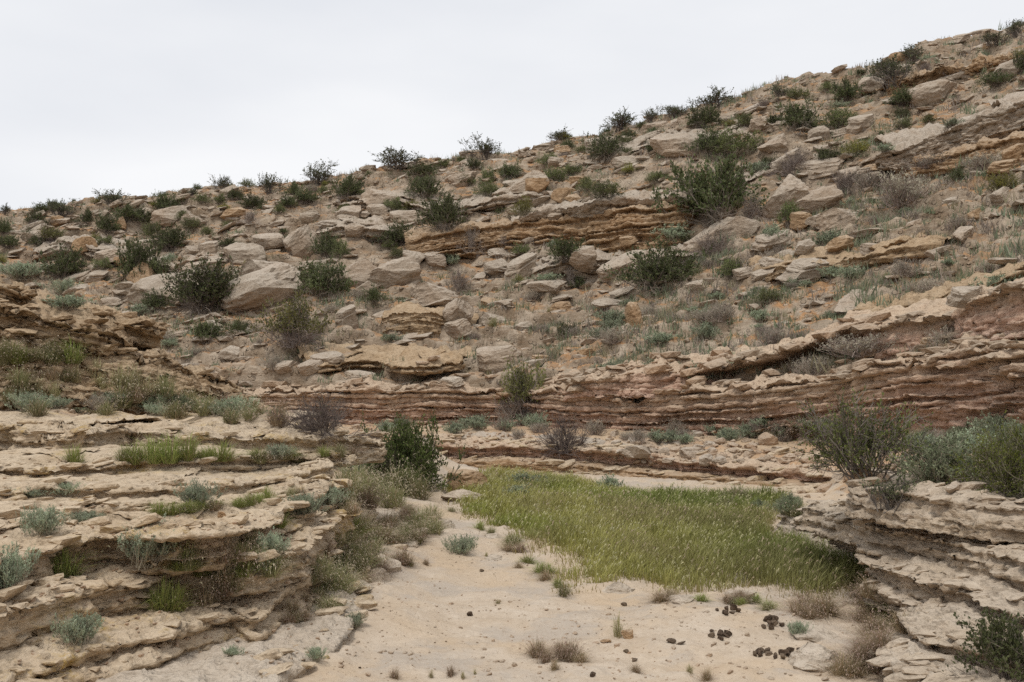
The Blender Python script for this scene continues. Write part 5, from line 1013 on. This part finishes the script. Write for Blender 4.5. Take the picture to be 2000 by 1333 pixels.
for k in range(6500):
    x, y = rw.uniform(-1.5, 4.2), rw.uniform(4.8, 14) if k % 3 else rw.uniform(4.8, 8)
    if chan_dist(np.array(x), np.array(y)) > 0: continue
    pp.append((x, y, float(ground_z(np.array([x]), np.array([y]))[0]) - .003)); sz_.append(rw.uniform(.008, .022) if k % 12 else rw.uniform(.02, .05))
scatter_mesh('gravel', np.array(pp), sz_, M_STONE, 6, rw, 'fine gravel scattered over the sandy floor', 0, .5)
pp, sz_ = [], []
for k in range(1500):
    g = hit(rw.uniform(820, 1990), rw.uniform(820, 905)) if k % 3 else hit(rw.uniform(0, 700), rw.uniform(880, 1300))
    if g is None or abs(g[1].z) < .6: continue
    pp.append(tuple(g[0])); sz_.append(rw.uniform(.04, .14) if k % 3 else rw.uniform(.01, .04))
for k in range(1100):                                                  # bank zones behind the ledges
    x, y = (rw.uniform(4.6, 12), rw.uniform(9, 17.5)) if k % 2 else (rw.uniform(-9, -1.8), rw.uniform(12.5, 26))
    g = drop(x, y, 2.6)
    if g is None or abs(g[1].z) < .6: continue
    pp.append(tuple(g[0])); sz_.append(rw.uniform(.04, .16) if k % 9 else rw.uniform(.15, .4))
scatter_mesh('ledge_rubble', np.array(pp), sz_, M_STONE, 6, rw, 'small loose rubble lying on the ledges and shelf', 1, .5)

# thin snapped plates lying along the lips of the near ledges, each terrace's own
for par_, mt_, nm_, lb_ in ((lt, M_LEDGE, 90, 'thin snapped plates lying along the lips of the pale terrace'), (rg, M_LEDGER, 80, 'thin snapped plates lying along the lips of the grey ledges'), (fl, M_LEDGE, 60, 'thin snapped plates lying along the low far ledge'), (lo, M_OUTCROP, 70, 'snapped plates lying on the brown crag')):
    pp, sz_ = [], []
    for ep, en_, mm_, pr_ in EDGES:
        if pr_ != par_: continue
        for k in range(nm_):
            i = rw.integers(2, len(ep) - 2); o_in = -.04 + .30 * rw.uniform(0, 1) ** 2; g = drop(ep[i, 0] - en_[i, 0] * o_in, ep[i, 1] - en_[i, 1] * o_in, ep[i, 2] + .12)
            if g is None or abs(g[0].z - ep[i, 2]) > .10 or abs(g[1].z) < .55: continue
            pp.append(tuple(g[0])); sz_.append((.04 + .20 * rw.uniform(0, 1) ** 2.2) * (1 if par_ in (lt, rg) else 1.8))
    scatter_mesh('ledge_plates', np.array(pp), sz_, mt_, 12, rw, lb_, 2, .22, 1, True)
# dung
md = MT('dry_dung', .9); dn = md.noise(md.P, 45, 5, .7)
oi = md.n('ShaderNodeObjectInfo'); dc = md.mix(md.rng(dn, .35, .7), (.055, .038, .027), (.18, .125, .085)); dc = md.mix(md.rng(oi.outputs['Random'], .45, 1, 0, .8), dc, (.24, .18, .125))
M_DUNG = md.done(dc, md.bump(dn, .03))
P_DUNG = protos('rock', 6, 3, M_DUNG, 800)
def dung(px, py, w_, h_, label, group, lift=0.):
    g = hit(px, py)
    D = g[0].y; sx, sz = w_ * D / FPX, h_ * D / FPX * 1.1; i = rp.randrange(6)
    place_rock('dung_lump', P_DUNG[i], g[0] + Vector((0, 0, lift)), None, (sx, sx * rp.uniform(.7, 1.1), sz * rp.uniform(.6, 1.05)), rp.uniform(-20, 20), rp.uniform(-20, 20), rp.uniform(0, 360), .12, label, 'dung', group)
for (cx_, cy_, ax, ay, n_, lab, grp) in [(1508, 1220, 24, 10, 15, 'black dung ball in the tight heap beside the reddish dry grass', 'dung heap by the dry grass'), (1530, 1280, 58, 9, 22, 'dark dung ball in the long strung-out heap on the sand', 'strung-out dung heap'),
        (1402, 1240, 22, 10, 9, 'brown dung ball in the loose heap between sand and black dung', 'loose brown dung heap'), (1420, 1196, 26, 5, 9, 'grey-brown dung ball near the edge of the grass', 'dung near the grass edge')]:
    for k in range(n_):
        a_, r_ = rp.uniform(0, 6.283), math.sqrt(rp.uniform(0, 1)); dung(cx_ + ax * r_ * math.cos(a_), cy_ + ay * r_ * math.sin(a_), rp.uniform(9, 17), rp.uniform(8, 12), lab, grp, .022 if (k % 4 == 0 and r_ < .6) else 0)
for px, py, w_, h_ in [(1219, 1184, 13, 10), (1223, 1275, 11, 9), (1158, 1322, 10, 9), (918, 1203, 13, 10), (942, 1117, 9, 7), (1310, 1256, 18, 9), (1328, 1259, 20, 6), (1240, 1292, 12, 6), (703, 1306, 6, 5)]:
    dung(px, py, w_, h_, 'single dark dung lump lying apart on the sand', 'single dung lumps')

# ---------------------------------------------------------------- say which one: relate each look-alike on the hill to the nearest landmark
LM = [(512, 590, 'largest sloping boulder'), (288, 560, 'pointed orange rock'), (384, 528, 'flat dark slab'), (400, 608, 'white-tipped shrub'), (578, 670, 'yellow-olive shrub with grey skirt'), (775, 560, 'broad flaking boulder'),
      (1110, 555, 'bare orange soil patch'), (1080, 470, 'layered orange band'), (1104, 388, 'round reddish boulder'), (1022, 418, 'yellow-green shrub by the band'), (1395, 430, 'great dark shrub'), (1408, 480, 'great pale boulder'),
      (1592, 405, 'three pale boulders in a row'), (1900, 290, 'right slope outcrop'), (1900, 130, 'ridge crag'), (1318, 296, 'hollowed pale boulder'), (1285, 560, 'wide twiggy shrub'), (1430, 540, 'single bright green bush'),
      (1238, 625, 'eroded rock spike'), (980, 715, 'dark overhanging block'), (1510, 472, 'thin jutting slab'), (1822, 195, 'holed pale boulder'), (1640, 690, 'cliff hollow'), (810, 630, 'thin flaking beds'), (1888, 585, 'projecting brown slab'), (100, 480, 'low stony ledge'),
      (620, 430, 'crumbling pale ledge'), (1640, 600, 'crumbly brown ledge'), (780, 745, 'cliff rim'), (280, 470, 'low stony ledge')]
lmk = [(hit(x, y)[0], n_) for x, y, n_ in LM if hit(x, y) is not None]
WHAT = {'boulders on the hillside': 'pale boulder', 'slabs on the hillside': 'tilted grey rock slab', 'stones on the hillside': 'broken stone', 'dark shrubs on the hillside': 'dense dark olive shrub',
        'olive shrubs on the hillside': 'olive-topped shrub with bare twigs', 'green shrubs on the hillside': 'fresh green rounded shrub', 'yellow-green shrubs on the hillside': 'yellow-green shrub', 'twiggy shrubs on the hillside': 'leafless grey shrub',
        'shrubs on the ridge line': 'open thorny skyline shrub', 'sage plants on the slope': 'silvery sage plant', 'dry sage plants on the slope': 'dry mauve sage plant', 'grass tufts on the hillside': 'dry grass tuft'}
for o in C.objects:
    w0 = WHAT.get(o.get('group', ''))
    if not w0: continue
    if o['label'].startswith('rusty'): w0 = 'rusty orange boulder'
    p = o.matrix_world.translation; best = min(lmk, key=lambda t: (t[0] - p).length); d = (best[0] - p).length; dz = p.z - best[0].z; s_ = o.matrix_world.to_scale().x
    rel = 'upslope of' if dz > .9 else ('downslope of' if dz < -.9 else ('beside' if d < 3.5 else 'level with'))
    size = 'small' if s_ < .55 else ('medium-sized' if s_ < 1.0 else 'large')
    far = ' well' if d > 6 and rel.endswith('slope of') else ''
    o['label'] = f"{size} {w0}{far} {rel} the {best[1]}"

LM2 = [(282, 1085, 'largest sage cushion'), (795, 945, 'round dark green bush'), (700, 862, 'topmost slab tip'), (640, 840, 'bare purple thorn bush'), (434, 1006, 'small orange stone'), (60, 640, 'brown crag'), (320, 895, 'big green grass clump'),
       (620, 1250, 'lowest pale slab'), (619, 1290, 'tiny sage plant'), (914, 955, 'rust-brown boulder'), (1508, 1220, 'tight dung heap'), (1740, 1215, 'green ledge tuft'), (1590, 1250, 'pale hump by the dung'), (130, 1122, 'grass tuft under the lip'),
       (127, 905, 'lone step tuft'), (1500, 865, 'tallest pale stone'), (1102, 880, 'bare ledge thorn bush'), (1985, 965, 'bright green bush'), (1690, 930, 'open thorny bush'), (1210, 1240, 'straw-coloured tuft'), (900, 1080, 'sage at the path head'), (420, 760, 'foot of the crag'), (520, 1100, 'grassy recess')]
lm2 = [(hit(x, y)[0], n_) for x, y, n_ in LM2 if hit(x, y) is not None]
WHAT2 = {'sage plants on the terrace': 'silvery sage plant on the terrace', 'green grass tufts on the terrace': 'green grass tuft on the terrace', 'dry grass on the terrace': 'dry brown grass tuft', 'grass under the terrace edge': 'greyish green grass tuft', 'grass beside the dark green bush': 'tall mauve grass tuft',
         'dry grass beside the path': 'short dry grass tuft', 'grass on the left bank': 'mixed dry grass tuft', 'sage on the left bank': 'silvery sage plant on the bank', 'dry grass below the grey ledges': 'reddish dry grass tuft', 'sage below the red cliff': 'sage plant below the cliff', 'grass below the red cliff': 'low grass tuft below the cliff',
         'sage on the right bank': 'grey sage plant on the bank', 'bedrock humps along the path': 'low pale bedrock hump', 'stones on the shelf': 'pale broken stone', 'single dung lumps': 'single dark dung lump', 'tufts at the meadow edge': 'short meadow-edge grass tuft', 'sparse dry tufts on the sand': 'sparse little dry tuft', 'sage in the grass': 'grey-green herb in the grass'}
for o in C.objects:
    w0 = WHAT2.get(o.get('group', ''))
    if not w0: continue
    p = o.matrix_world.translation; best = min(lm2, key=lambda t: (t[0] - p).length); d = (best[0] - p).length; dz = p.z - best[0].z; s_ = o.matrix_world.to_scale().x
    rel = 'above' if dz > .18 and d < 3 else ('below' if dz < -.18 and d < 3 else ('beside' if d < .7 else ('near' if d < 2 else 'some way from')))
    o['label'] = f"{'small' if s_ < .18 else ('medium-sized' if s_ < .3 else 'large')} {w0} {rel} the {best[1]}"
